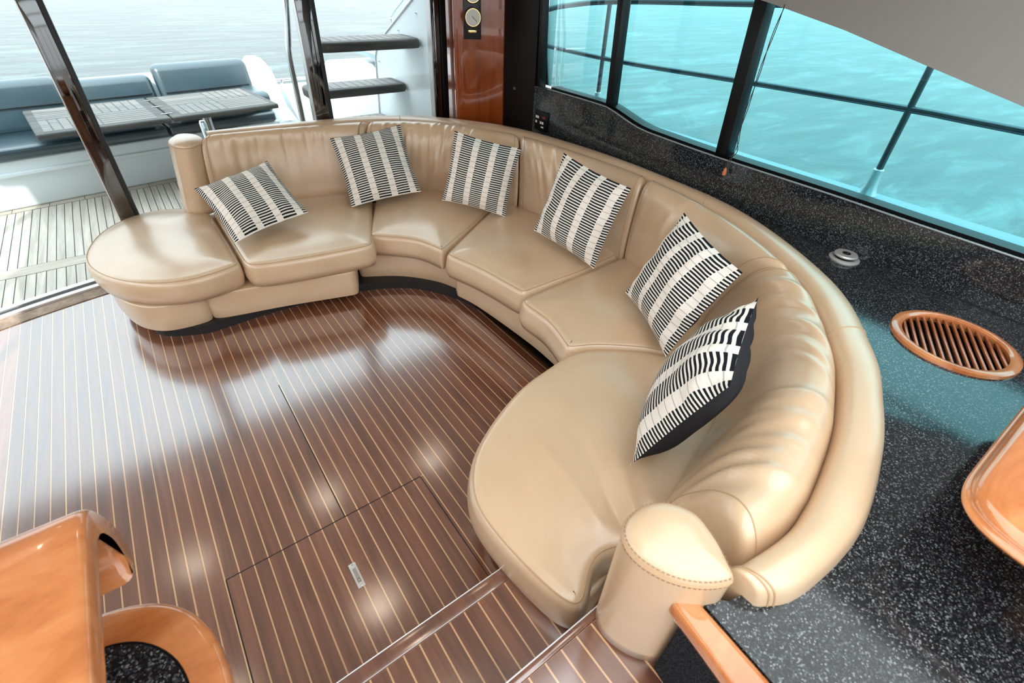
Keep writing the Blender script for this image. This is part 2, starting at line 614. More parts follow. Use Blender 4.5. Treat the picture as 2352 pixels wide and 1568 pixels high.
def lathe(name, prof, center, mat, parent=None, n=28, caps=True):
    V, Fc = [], []
    for r, z in prof:
        for k in range(n):
            a = 2 * PI * k / n
            p = (r * math.cos(a), r * math.sin(a), z)
            V.append((center[0] + p[0], center[1] + p[1], center[2] + p[2]))
    for i in range(len(prof) - 1):
        for k in range(n):
            k2 = (k + 1) % n
            Fc.append((i * n + k, i * n + k2, (i + 1) * n + k2, (i + 1) * n + k))
    if caps:
        Fc.append(tuple(range(n)))
        Fc.append(tuple((len(prof) - 1) * n + k for k in range(n)))
    return obj(name, V, Fc, mat, parent, True, 40)

def stitches(name, path, parent, ln=0.007, gap=0.005, th=0.0012):
    V, Fc = [], []
    P = [Vector(p) for p in path]
    acc, i = 0.0, 0
    pts = [P[0]]
    L = [0.0]
    for a, b in zip(P, P[1:]): L.append(L[-1] + (b - a).length)
    def at(s):
        j = int(np.searchsorted(L, s)) - 1
        j = max(0, min(len(P) - 2, j))
        f = (s - L[j]) / max(1e-9, L[j + 1] - L[j])
        return P[j].lerp(P[j + 1], f)
    s = 0.0
    while s + ln < L[-1]:
        v, f = tube_geo([at(s), at(s + ln)], th, 4)
        Fc += [tuple(q + len(V) for q in ff) for ff in f]
        V += v
        s += ln + gap
    o = obj(name, V, Fc, THREAD, parent)
    o['kind'] = 'stuff'
    return o

# ------------------------------------------------------------------ the setting: floor
def sill_y(x):
    return 4.805 - (0.10 if x < 0.3 else 0.05) * (x - 0.3) ** 2

PITCH_P, X0P, GAP = 0.0603, 0.1182, 0.0060
xs = [-2.4 + 0.15 * i for i in range(36)]
fl = [(-2.4, 0.35), (2.94, 0.35), (2.94, 4.0)] + [(x, sill_y(x) - 0.15) for x in reversed(xs) if x < 2.5] 
floor = struct(prism('floor', fl, -0.06, -0.0008, HOLLY), 'saloon floor of dark mahogany planks with pale holly strips')
HATCH_Y, HX0, HX1, HXM = 1.495, -0.359, 0.583, 0.166
k0 = int((-1.75 - X0P) / PITCH_P)
k1 = int((2.0 - X0P) / PITCH_P)
def plank(x0, x1, y0, y1, parent, z=0.0, mat=None, name='plank', th=0.003):
    y0b = y1b = None
    a, b = (y1(x0), y1(x1)) if callable(y1) else (y1, y1)
    V = [(x0, y0, z - th), (x1, y0, z - th), (x1, b, z - th), (x0, a, z - th), (x0, y0, z), (x1, y0, z), (x1, b, z), (x0, a, z)]
    Fc = [(0, 3, 2, 1), (4, 5, 6, 7), (0, 1, 5, 4), (1, 2, 6, 5), (2, 3, 7, 6), (3, 0, 4, 7)]
    return obj(name, V, Fc, mat or MAHOG, parent)
fe = lambda x: sill_y(x) - 0.30
for k in range(k0, k1):
    a, b = X0P + k * PITCH_P + GAP / 2, X0P + (k + 1) * PITCH_P - GAP / 2
    jit = random.uniform(-0.0006, 0.0006)
    a += jit
    if HX0 < (a + b) / 2 < HX1:
        plank(a, b, 0.70, HATCH_Y - 0.002, floor)
        plank(a, b, HATCH_Y + 0.002, fe, floor)
    else:
        plank(a, b, 0.70, fe, floor)
seam_m = plain('hatch_gap', srgb(20, 12, 10), rough=0.6).m
for nm, q in (('hatch_seam', (HX0, HX1, HATCH_Y - 0.0025, HATCH_Y + 0.0025)), ('hatch_seam', (HX0 - 0.0025, HX0 + 0.0025, 0.72, HATCH_Y)),
              ('hatch_seam', (HX1 - 0.002, HX1 + 0.002, 0.72, HATCH_Y)), ('hatch_seam', (HXM + 0.0035, HXM + 0.0085, HATCH_Y, 2.62))):
    box(nm, q[0], q[1], q[2], q[3], -0.003, 0.0004, seam_m, floor)
# worn timber strip between floor and door track
vs, fs = [], []
for i, x in enumerate(xs):
    if x > 2.45: break
    vs += [(x, sill_y(x) - 0.302, -0.02), (x, sill_y(x) - 0.16, -0.02), (x, sill_y(x) - 0.302, 0.006), (x, sill_y(x) - 0.16, 0.006)]
    if i:
        b = 4 * i
        fs += [(b - 2, b + 2, b + 3, b - 1), (b - 4, b, b + 2, b - 2), (b - 3, b + 1, b + 3, b - 1)]
struct(obj('trim_1', vs, fs, WORN), 'worn timber strip beside the sliding door track')
track = empty('trim_2', (0, 4.6, 0))
struct(track, 'aluminium sliding door track on the floor')
for (o0, o1, z) in ((-0.158, -0.112, 0.020), (-0.104, -0.060, 0.012), (-0.052, 0.0, 0.020)):
    vs, fs = [], []
    for i, x in enumerate(xs):
        if x > 2.5: break
        vs += [(x, sill_y(x) + o0, -0.02), (x, sill_y(x) + o1, -0.02), (x, sill_y(x) + o0, z), (x, sill_y(x) + o1, z)]
        if i:
            b = 4 * i
            fs += [(b - 2, b + 2, b + 3, b - 1), (b - 4, b, b + 2, b - 2), (b - 3, b + 1, b + 3, b - 1)]
    obj('track_rail', vs, fs, ALU if z > 0.015 else RUBBER, track)

# floor latch plate
lt = empty('floor_latch', (0.110, 1.19, 0))
tag(lt, 'small steel pull latch set into the floor hatch', 'latch')
box('latch_plate', 0.094, 0.126, 1.128, 1.252, 0.0, 0.0022, BRUSHED, lt, 0.001)
box('latch_recess', 0.102, 0.118, 1.150, 1.225, 0.0022, 0.0030, plain('latch_grey', (0.45, 0.45, 0.45, 1), 0.35, 0.8).m, lt)
box('latch_key', 0.104, 0.116, 1.152, 1.178, 0.0030, 0.0046, CHROME, lt, 0.0006)
for yy in (1.137, 1.243): lathe('screw', [(0.0045, 0.0022), (0.0040, 0.0034), (0.001, 0.0036)], (0.110, yy, 0), CHROME, lt, 10)

# ------------------------------------------------------------------ steps
def step(name, label, y0, y1, z, z_under, x0, x1, nose):
    st = empty(name, ((x0 + x1) / 2, y1, z_under))
    tag(st, label, 'step')
    box('tread_base', x0, x1, y0, y1 - nose, z - 0.03, z - 0.0008, HOLLY, st)
    box('riser', x0, x1, y1 - 0.05, y1 - 0.03, z_under, z - 0.03, MAHOG_X, st)
    bm_n = box('nosing', x0, x1, y1 - nose + 0.001, y1, z - 0.032, z + 0.001, MAHOG, st, 0.004, 2)
    ka, kb = int(math.floor((x0 - X0P) / PITCH_P)), int(math.ceil((x1 - X0P) / PITCH_P))
    for k in range(ka, kb):
        a, b = max(x0, X0P + k * PITCH_P + GAP / 2), min(x1, X0P + (k + 1) * PITCH_P - GAP / 2)
        if b - a < 0.01: continue
        plank(a, b, y0, y1 - nose - 0.001, st, z)
    tube('edge_glint', [(x0, y1 - 0.001, z + 0.001), (x1, y1 - 0.001, z + 0.001)], 0.0022, ALU, st, 8)  # pale tube stands in for the glint along the rounded nosing
    return st
step('step', 'lower mahogany step with bullnose rising from the saloon floor', 0.33, 0.733, 0.29, 0.0, -0.24, 0.66, 0.054)
step('step', 'upper mahogany step with bullnose beside the sofa armrest', -0.75, 0.347, 0.58, 0.29, -0.24, 0.68, 0.026)
uf = box('floor_upper', -2.4, 2.94, -3.4, -0.75, 0.50, 0.579, MAHOG)
struct(uf, 'raised floor forward of the steps')

# ------------------------------------------------------------------ sofa
SOFA = empty('sectional_sofa', (1.2, 2.4, 0))
tag(SOFA, 'large curved beige leather sectional sofa around the saloon floor', 'sofa')
J = [(.30, 4.45), (.96, 4.355), (1.54, 4.20), (1.95, 4.03), (2.22, 3.72), (2.48, 3.20), (2.57, 2.64), (2.585, 2.045), (2.50, 1.60), (2.352, 1.181), (2.10, .83), (1.76, .645), (1.479, .56), (1.226, .486), (1.05, .46)]
C = [(.44, 4.60), (1.11, 4.53), (1.72, 4.40), (2.09, 4.18), (2.37, 3.86), (2.62, 3.42), (2.74, 2.80), (2.79, 2.11), (2.66, 1.36), (2.348, .76), (1.946, .402), (1.637, .235), (1.374, .147), (1.093, .094), (.874, .112)]
O = [(.45, 4.72), (1.16, 4.68), (1.80, 4.58), (2.19, 4.40), (2.54, 4.01), (2.765, 3.58), (2.90, 2.90), (2.925, 2.20), (2.86, 1.42), (2.49, .68), (2.078, .31), (1.78, .15), (1.523, .05), (1.22, -.02), (.927, -.01)]

def c3(P, t, z=0.0):
    v = catmull([(a, b, 0) for a, b in P], t)
    return Vector((v.x, v.y, z))

# seat cushions ---------------------------------------------------------
def back_of(t0, t1, k=6, d=0.10):
    r = []
    for i in range(k + 1):
        t = t0 + (t1 - t0) * i / k
        j, c_ = c3(J, t), c3(C, t)
        r.append(j + (c_ - j).normalized() * d)
    return r
def sp(pts, k=8): return spline([(a, b, 0) for a, b in pts], k)

def ott_top(x, y):
    d = 0.010 * math.exp(-((x + 0.02) ** 2 + (y - 4.32) ** 2) / 0.012)
    d -= 0.012 * math.exp(-((x - 0.10) ** 2 + (y - 4.10) ** 2) / 0.010)
    return d + 0.004 * math.sin(9 * y + 3 * x)
ott = sp([(.268, 3.47), (.24, 3.43), (-.06, 3.385), (-.34, 3.52), (-.54, 3.80), (-.60, 4.12), (-.50, 4.48), (-.30, 4.70), (-.10, 4.745), (.08, 4.69), (.18, 4.60)]) + [Vector((.262, 4.5, 0)), Vector((.268, 3.9, 0))]
cushion('seat_cushion', ott, 0.27, 0.465, SOFA, r=0.055, crown=0.035, sm=6, topf=ott_top, bulge=0.006, taper=0.01)
c1 = sp([(.278, 3.44), (.338, 3.362), (.65, 3.283), (1.10, 3.222), (1.158, 3.26)]) + [Vector((1.36, 3.75, 0))] + back_of(1.95, 0.0) + [Vector((.272, 4.50, 0))]
cushion('seat_cushion', c1, 0.27, 0.465, SOFA, r=0.05, crown=0.035, bulge=0.008)
c2 = sp([(1.172, 3.39), (1.215, 3.355), (1.43, 3.15), (1.515, 2.93), (1.517, 2.865)]) + [Vector((1.95, 3.12, 0)), Vector((2.48, 3.46, 0))] + back_of(4.6, 2.05)
cushion('seat_cushion', c2, 0.275, 0.46, SOFA, r=0.045, crown=0.03, bulge=0.004)
def c3_top(x, y): return 0.006 * math.sin(6 * x + 4 * y)
c3o = sp([(1.507, 2.80), (1.535, 2.72), (1.605, 2.47), (1.660, 2.12), (1.672, 2.062)]) + [Vector((2.2, 2.06, 0))] + back_of(6.95, 4.72) + [Vector((2.0, 3.13, 0))]
cushion('seat_cushion', c3o, 0.265, 0.47, SOFA, r=0.055, crown=0.035, bulge=0.010, topf=c3_top)
c4 = sp([(1.61, 2.02), (1.592, 1.95), (1.600, 1.74), (1.545, 1.52), (1.520, 1.475)]) + sp([(1.60, 1.435), (1.70, 1.385), (1.89, 1.232), (2.02, 1.10), (2.28, 1.09)], 5) + back_of(9.2, 7.02) + [Vector((2.2, 2.045, 0))]
cushion('seat_cushion', c4, 0.265, 0.47, SOFA, r=0.055, crown=0.035, bulge=0.010)
def ch_top(x, y):
    d = 0.0
    # long soft folds running from the armrest along the seat
    for (ax, ay, bx, by, s, a) in ((.90, .50, .97, 1.02, .028, .013), (.98, .50, 1.12, .95, .024, -.016), (1.05, .52, 1.28, .92, .030, .012), (1.16, .55, 1.50, .95, .05, .010)):
        vx, vy = bx - ax, by - ay
        L2 = vx * vx + vy * vy
        t = max(0, min(1, ((x - ax) * vx + (y - ay) * vy) / L2))
        dd = math.hypot(x - ax - t * vx, y - ay - t * vy)
        d += a * math.exp(-(dd / s) ** 2) * (1 - 0.75 * t)
    return d + 0.008 * math.exp(-((x - 1.6) ** 2 + (y - .95) ** 2) / 0.05)
chz = sp([(1.512, 1.445), (1.40, 1.425), (1.09, 1.365), (.74, 1.185), (.585, 1.0), (.555, .83), (.575, .60), (.612, .425), (.648, .380)]) + sp([(.695, .395), (.77, .47), (.85, .495), (.93, .465)], 4) + back_of(14.0, 9.3, 12) + sp([(2.26, 1.08), (2.02, 1.085), (1.89, 1.218), (1.70, 1.372), (1.60, 1.42)], 5)
chaise = cushion('seat_cushion', chz, 0.25, 0.465, SOFA, r=0.055, crown=0.04, sm=11, topf=ch_top, bulge=0.008, cr_len=0.2, grid=0.024)
chaise['label'] = 'wide end seat cushion with folds running to the armrest'
Pch = ccw(smooth_closed(resample_closed(chz, 0.02), 11))
for dd, zz in ((0.008, 0.432),):
    q = inset(Pch, dd)
    sel = [(a[0], a[1], zz) for a in q if a[0] < 1.0 and a[1] < 1.3]
    # keep drawing order along the outline
    i0 = max(range(len(sel)), key=lambda i: (Vector(sel[i]) - Vector(sel[i - 1])).length)
    stitches('stitching', sel[i0:] + sel[:i0], chaise)

# bases -----------------------------------------------------------------
def base(outline, z0=0.06, z1=0.275, **kw):
    V, Fc, _ = cushion_geo(outline, z0, z1, r=0.012, crown=0.0, sm=2, ds=0.03, grid=0.12, **kw)
    return obj('base_panel', V, Fc, LEATHER, SOFA, True, 60)
base(sp([(-.012, 3.58), (-.014, 3.478), (-.19, 3.472), (-.345, 3.525), (-.475, 3.71), (-.545, 4.05), (-.45, 4.42), (-.25, 4.62)]) + [Vector((0, 4.62, 0))])
base(sp([(-.004, 3.60), (0, 3.478), (.46, 3.372), (.975, 3.232)], 6) + [Vector((1.06, 3.46, 0)), Vector((1.30, 4.2, 0)), Vector((.3, 4.45, 0)), Vector((0, 4.6, 0))], taper=-0.002)
base(sp([(1.07, 3.475), (1.27, 3.37), (1.42, 3.255), (1.58, 3.05), (1.655, 2.85)], 6) + [Vector((2.3, 3.3, 0)), Vector((1.6, 4.15, 0)), Vector((1.31, 4.2, 0))])
base(sp([(1.585, 2.83), (1.640, 2.62), (1.680, 2.25), (1.70, 1.9), (1.68, 1.62), (1.60, 1.50)], 6) + [Vector((2.3, 1.2, 0)), Vector((2.5, 2.0, 0)), Vector((2.4, 3.0, 0))])
base(sp([(1.55, 1.40), (1.12, 1.315), (.80, 1.15), (.655, .99), (.625, .83), (.635, .62), (.68, .47), (.80, .45)], 6) + [Vector((1.6, .65, 0)), Vector((2.1, 1.05, 0))], z0=0.02)
obj_deck = prism('seat_deck', [(.05, 3.75), (.6, 3.55), (1.15, 3.50), (1.5, 3.35), (1.75, 2.9), (1.8, 2.2), (1.76, 1.75), (2.25, 1.35), (2.45, 2), (2.4, 3), (2.1, 3.75), (1.5, 4.1), (.35, 4.55), (.12, 4.60)], .20, .40, LEATHER, SOFA)
# toe kick
tk = sp([(-.40, 3.9), (-.36, 3.60), (-.11, 3.450), (.06, 3.445), (.336, 3.455), (.70, 3.44), (1.065, 3.37), (1.35, 3.232), (1.528, 3.035), (1.664, 2.745), (1.722, 2.37), (1.745, 2.07), (1.735, 1.80), (1.66, 1.5)], 6)
vs = [(p.x, p.y, 0) for p in tk] + [(p.x, p.y, 0.075) for p in tk]
n_ = len(tk)
vs += [(p.x + 0.0, p.y + 0.0, 0.075) for p in tk]
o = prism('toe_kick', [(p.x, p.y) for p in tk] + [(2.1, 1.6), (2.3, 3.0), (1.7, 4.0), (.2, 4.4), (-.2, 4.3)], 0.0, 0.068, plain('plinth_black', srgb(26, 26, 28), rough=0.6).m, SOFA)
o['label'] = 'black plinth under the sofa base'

# back cushions -----------------------------------------------------------
PA = [(0.10, .40), (-.04, .47), (-.06, .56), (-.02, .68), (.06, .80), (.14, .89), (.22, .955), (.34, 1.002), (.50, 1.022), (.68, 1.022), (.84, 1.000), (.95, .955), (1.0, .88), (1.0, .70), (.80, .45), (.45, .40)]
PB = [(0.04, .40), (-.02, .47), (.02, .56), (.12, .66), (.23, .765), (.34, .855), (.45, .93), (.57, .985), (.68, 1.018), (.79, 1.025), (.88, 1.005), (.95, .965), (1.0, .89), (1.0, .70), (.80, .45), (.45, .40)]
def ring_at(t, w, k=3):
    prof = [((1 - w) * a[0] + w * b[0], (1 - w) * a[1] + w * b[1]) for a, b in zip(PA, PB)]
    n = len(prof)
    pts = []
    j, c_ = c3(J, t), c3(C, t)
    for i in range(n):
        for q in range(k):
            f = q / k
            p0, p1, p2, p3 = prof[(i - 1) % n], prof[i], prof[(i + 1) % n], prof[(i + 2) % n]
            g = [0.5 * (2 * p1[m_] + (p2[m_] - p0[m_]) * f + (2 * p0[m_] - 5 * p1[m_] + 4 * p2[m_] - p3[m_]) * f * f + (3 * p1[m_] - p0[m_] - 3 * p2[m_] + p3[m_]) * f ** 3) for m_ in (0, 1)]
            v = j.lerp(c_, g[0])
            pts.append(Vector((v.x, v.y, g[1])))
    return pts

def back_cushion(t0, t1, w0, w1, folds, seed, seam_ends=(True, True), fmul=2.6):
    L = 0.0
    ts = np.linspace(t0, t1, 200)
    pc = [(c3(J, t) + c3(C, t)) / 2 for t in ts]
    cum = [0.0]
    for a, b in zip(pc, pc[1:]): cum.append(cum[-1] + (b - a).length)
    L = cum[-1]
    g = 0.006
    ss = [g + x for x in (0, .004, .010, .020, .032, .045)]
    s = ss[-1]
    while s < L - g - 0.06:
        s += 0.016
        ss.append(s)
    ss += [L - g - x for x in (.045, .032, .020, .010, .004, 0)]
    rings, meta = [], []
    for s in ss:
        t = float(np.interp(s, cum, ts))
        f = s / L
        w = w0 + (w1 - w0) * f
        r = ring_at(t, w)
        e = min(s, L - s) - g
        if e < 0.045:
            q = 1 - e / 0.045
            k = 0.80 + 0.20 * math.sqrt(max(0, 1 - q * q))
            cen = sum(r, Vector()) / len(r)
            r = [cen + (p - cen) * k for p in r]
        rings.append(r)
        meta.append(s)
    V, Fc = loft(rings)
    o = obj('back_cushion', V, Fc, LEATHER, SOFA, True)
    nr = len(rings[0])
    rnd = random.Random(seed)
    vals = [0.0] * len(o.data.vertices)
    for i, s in enumerate(meta):
        e = min(s, L - s)
        for k in range(nr):
            u = k / nr * 16            # profile position: ~1..7 front face, 8.. top
            d = 0.0
            for (s0, u0, su, wd, sl, a) in folds:
                x = s - s0 * L - sl * (u - u0)
                d += a * math.exp(-(x / wd) ** 2) * math.exp(-((u - u0) / su) ** 2)
            d += 0.012 * math.sin(PI * s / L) ** 0.5 * math.exp(-((u - 4.5) / 2.6) ** 2)
            vals[i * nr + k] = d * fmul * min(1, e / 0.06)
    displace(o, vals)
    for i in ((5,) if seam_ends[0] else ()) + ((len(rings) - 6,) if seam_ends[1] else ()):
        pth = [o.data.vertices[i * nr + k].co.copy() for k in range(0, 36)]
        tube('seam', pth, 0.0028, SEAM, o, 6)
    return o
def pleats(n, s0, s1, u0, a, wd, seed, sl=0.0, su=2.2):
    r = random.Random(seed)
    return [(s0 + (s1 - s0) * (i + r.uniform(-.25, .25)) / max(1, n - 1), u0 + r.uniform(-.8, .8), su * r.uniform(.7, 1.2), wd * r.uniform(.7, 1.3), sl * r.uniform(.6, 1.4), a * r.uniform(.5, 1.2)) for i in range(n)]
back_cushion(0.02, 2.0, 0.0, 0.0, pleats(11, .06, .75, 5.8, .0055, .022, 1, -.006), 1)
back_cushion(2.0, 5.0, 0.0, 0.0, pleats(13, .10, .72, 5.5, .008, .020, 2, .008) + [(.45, 3, 1.4, .05, .05, .010), (.55, 2.4, 1.2, .05, -.05, .008)], 2)
back_cushion(5.0, 7.02, 0.0, 0.1, pleats(8, .05, .45, 5.0, .007, .026, 3, -.02), 3)
back_cushion(7.02, 9.0, 0.15, 0.7, pleats(3, .1, .5, 5.5, .004, .05, 4, .01), 4)
back_cushion(9.0, 14.0, 0.8, 1.0, pleats(10, .10, .46, 6.5, .009, .030, 5, .020) + pleats(7, .62, .90, 6.2, .013, .034, 6, -.030, 2.6), 5, fmul=1.8)

# top rail ------------------------------------------------------------------
PR = [(-.02, .80), (-.05, .93), (.00, .985), (.14, 1.012), (.34, 1.022), (.55, 1.022), (.76, 1.012), (.90, .995), (.985, .965), (1.02, .93), (1.02, .80)]
def rail_ring(t):
    c_, o_ = c3(C, t), c3(O, t)
    pts = []
    for i in range(len(PR) - 1):
        for q in range(3):
            f = q / 3
            p0, p1, p2, p3 = PR[max(0, i - 1)], PR[i], PR[i + 1], PR[min(len(PR) - 1, i + 2)]
            g = [0.5 * (2 * p1[m_] + (p2[m_] - p0[m_]) * f + (2 * p0[m_] - 5 * p1[m_] + 4 * p2[m_] - p3[m_]) * f * f + (3 * p1[m_] - p0[m_] - 3 * p2[m_] + p3[m_]) * f ** 3) for m_ in (0, 1)]
            v = c_.lerp(o_, g[0])
            pts.append(Vector((v.x, v.y, g[1])))
    v = c_.lerp(o_, 1.02)
    pts.append(Vector((v.x, v.y, .80)))
    return pts
Cx, Ox = C + [(.80, .135)], O + [(.80, .045)]
C, O = Cx, Ox
tt = list(np.arange(0.0, 14.75, 0.06)) + [14.80, 14.86, 14.90, 14.92]
rings = []
for t in tt:
    r = rail_ring(t)
    e = 14.92 - t
    if e < 0.12:
        cen = sum(r, Vector()) / len(r)
        k = 0.82 + 0.18 * math.sqrt(max(0, 1 - (1 - e / 0.12) ** 2))
        r = [cen + (p - cen) * k for p in r]
    rings.append(r)
V, Fc = loft(rings)
rail = obj('top_roll', V, Fc, LEATHER, SOFA, True)
for t in (2.55, 7.65, 9.75):
    r = rail_ring(t)
    cen = sum(r, Vector()) / len(r)
    tube('seam', [p for p in r[2:-2]], 0.003, SEAM, rail, 6)
for t in (14.55, 14.68):
    r = rail_ring(t)
    tube('seam', [p + Vector((0, 0, .001)) for p in r[3:-3]], 0.0028, SEAM, rail, 6)
# leather outer shell behind the rail
tq = np.linspace(0, 14.9, 120)
outl = [c3(O, t) for t in tq]
inl = [c3(C, t).lerp(c3(O, t), 0.35) for t in tq]
vs = []
for a, b in zip(outl, inl): vs += [(a.x, a.y, .02), (a.x, a.y, .94), (b.x, b.y, .94), (b.x, b.y, .02)]
fs = []
for i in range(len(outl) - 1):
    for k in range(4): fs.append((4 * i + k, 4 * i + (k + 1) % 4, 4 * i + 4 + (k + 1) % 4, 4 * i + 4 + k))
obj('back_shell', vs, fs, LEATHER, SOFA)

# armrests ------------------------------------------------------------------
def armrest(bot, top, z0, z1, dome, lab, st=False):
    P0 = ccw(smooth_closed(resample_closed(bot, 0.012), 2))
    P1 = ccw(smooth_closed(resample_closed(top, 0.012), 2))
    n = len(P1)
    # same number of points on both outlines
    def rs(P):
        Q = np.vstack([P, P[:1]])
        L = np.r_[0, np.cumsum(np.linalg.norm(np.diff(Q, axis=0), axis=1))]
        s = np.linspace(0, L[-1], n, endpoint=False)
        return np.c_[np.interp(s, L, Q[:, 0]), np.interp(s, L, Q[:, 1])]
    P0, P1 = rs(P0), rs(P1)
    # rotate start so that outlines match
    k = np.argmin([np.sum((np.roll(P0 - P0.mean(0), -i, 0) - (P1 - P1.mean(0))) ** 2) for i in range(n)])
    P0 = np.roll(P0, -k, 0)
    rings = []
    for f in np.linspace(0, 1, 12):
        q = P0 + (P1 - P0) * f
        rings.append([Vector((a[0], a[1], z0 + (z1 - z0) * f)) for a in q])
    cen = P1.mean(0)
    for a in np.linspace(0.12, PI / 2, 12):
        k = math.cos(a) ** 0.75
        q = cen + (P1 - cen) * (0.02 + 0.98 * k)
        rings.append([Vector((b[0], b[1], z1 + dome * math.sin(a))) for b in q])
    V, Fc = loft(rings)
    o = obj('armrest', V, Fc, LEATHER, SOFA, True)
    o['label'] = lab
    q = inset(P1, -0.0005)
    tube('seam', [(a[0], a[1], z1) for a in q], 0.0035, SEAM, o, 6, True)
    if st:
        lo = inset(P1, -0.0012)
        stitches('stitching', [(a[0], a[1], z1 - 0.010) for a in lo], o)
        hi = cen + (P1 - cen) * 0.975
        stitches('stitching', [(a[0], a[1], z1 + dome * 0.36) for a in hi], o)
    return o
post = sp([(.757, .094), (.70, .122), (.649, .168), (.617, .224), (.607, .285), (.628, .332), (.672, .352), (.735, .350), (.792, .318), (.822, .255), (.800, .172)], 6)
armrest([(p.x, p.y) for p in post], [(p.x, p.y) for p in post], 0.58, 1.045, 0.045, 'tall teardrop armrest post at the near end', True)
at_ = sp([(.158, 4.62), (.183, 4.51), (.255, 4.435), (.345, 4.475), (.40, 4.58), (.36, 4.70), (.24, 4.745), (.158, 4.62)], 6)
ab_ = sp([(.085, 4.60), (.112, 4.49), (.190, 4.44), (.278, 4.465), (.34, 4.56), (.30, 4.68), (.17, 4.71), (.085, 4.60)], 6)
armrest([(p.x, p.y) for p in ab_[:-1]], [(p.x, p.y) for p in at_[:-1]], 0.45, 0.972, 0.055, 'rounded armrest beside the ottoman end')

# ------------------------------------------------------------------ throw pillows
def pillow(ctr, Mrows, S, label, seed, thick=0.105):
    t = empty('throw_pillow', ctr)
    tag(t, label, 'pillow', 'striped throw pillows on the sofa')
    R3 = Matrix([Mrows[0], Mrows[1], Mrows[2]])
    rnd = random.Random(seed)
    ph = [rnd.uniform(0, 6) for _ in range(6)]
    n = 34
    h = S / 2
    for nm, sgn, mat in (('front_cover', 1, STRIPED), ('back_cover', -1, BACKCLOTH)):
        V, Fc, UV = [], [], []
        for i in range(n + 1):
            for j in range(n + 1):
                u, v = -1 + 2 * i / n, -1 + 2 * j / n
                pin = 0.055
                x = u * (1 - pin * (1 - v * v) * abs(u) ** 2)
                y = v * (1 - pin * (1 - u * u) * abs(v) ** 2)
                e = (1 - u ** 4) * (1 - v ** 4)
                z = thick * max(0, e) ** 0.85 * (0.72 + 0.28 * (1 - u * u) * (1 - v * v))
                edge = 1 - max(abs(u), abs(v))
                wr = 0.006 * math.sin(5 * u + 3 * v + ph[0]) * math.sin(4 * v - 2 * u + ph[1]) + 0.0035 * math.sin(13 * u * v + ph[2] + 6 * u)
                pk = 0.004 * math.sin(16 * u + ph[3]) * math.exp(-((1 - abs(v)) / .16) ** 2) + 0.004 * math.sin(15 * v + ph[4]) * math.exp(-((1 - abs(u)) / .16) ** 2)
                z += (wr * 1.3 + pk) * min(1, edge * 7)
                sag = 0.012 * math.sin(2 * u + ph[5])
                p = Vector((x * h, y * h, sgn * max(0.0, z) + sag * (1 - v) * 0.4))
                V.append(Vector(ctr) + R3 @ p)
                UV.append(((u + 1) / 2, (v + 1) / 2))
        for i in range(n):
            for j in range(n):
                a = i * (n + 1) + j
                q = (a, a + n + 1, a + n + 2, a + 1)
                Fc.append(q if sgn > 0 else q[::-1])
        me = bpy.data.meshes.new(nm)
        me.from_pydata([tuple(v) for v in V], [], Fc)
        uvl = me.uv_layers.new(name='UVMap')
        for lp in me.loops: uvl.data[lp.index].uv = UV[lp.vertex_index]
        for p in me.polygons: p.use_smooth = True
        me.materials.append(mat)
        o = bpy.data.objects.new(nm, me)
        COL.objects.link(o)
        o.parent = t
        o.matrix_parent_inverse = Matrix.Translation(-Vector(ctr))
    return t
pillow((.517, 3.894, .702), [(.9794, -.1751, -.1002), (.1062, .8696, -.4823), (.1716, .4617, .8703)], .56, 'striped pillow lying tilted beside the ottoman end of the sofa', 1)
pillow((1.55, 4.00, .757), [(.9584, .0748, -.2754), (-.2566, .6484, -.7167), (.125, .7576, .6407)], .60, 'striped pillow leaning at the joint of the first two back cushions', 2)
pillow((2.128, 3.258, .796), [(.7178, .3216, -.6175), (-.672, .088, -.7353), (-.1822, .9428, .2793)], .545, 'striped pillow in the far curve of the sofa, third from the ottoman', 3)
pillow((2.283, 2.258, .819), [(.1333, .2973, -.9454), (-.9813, -.0943, -.168), (-.1391, .9501, .2791)], .585, 'striped pillow leaning on the middle of the window-side backrest', 4)
pillow((2.102, 1.267, .801), [(-.3841, .3392, -.8587), (-.9186, -.2346, .3182), (-.0935, .911, .4017)], .58, 'striped pillow nearest the pop-up steel disc, facing the floor', 5)
pillow((1.479, .690, .840), [(-.916, .145, -.374), (-.4011, -.3444, .8488), (-.0057, .9276, .3736)], .61, 'striped pillow seen edge-on with its charcoal back showing, nearest the camera', 6, 0.125)

# ------------------------------------------------------------------ granite shelf and right wall
vc, vr = (2.49, 0.155), 0.20
hole = [(vc[0] + vr * math.cos(a), vc[1] + vr * math.sin(a)) for a in np.linspace(0, 2 * PI, 40, endpoint=False)]
shp = [c3(C, t).lerp(c3(O, t), 0.6) for t in np.linspace(6.5, 14.85, 60)]
shp = [(p.x, p.y) for p in shp] + [(.77, .085), (.715, .140), (.699, -.071), (.665, -.30), (.50, -1.2), (.40, -1.8), (2.935, -1.8), (2.935, 2.6)]
shelf = prism('granite_shelf', shp, 0.91, 0.95, GRANITE, None, hole)
tag(shelf, 'polished black speckled granite counter behind the sofa and along the windows', 'counter')

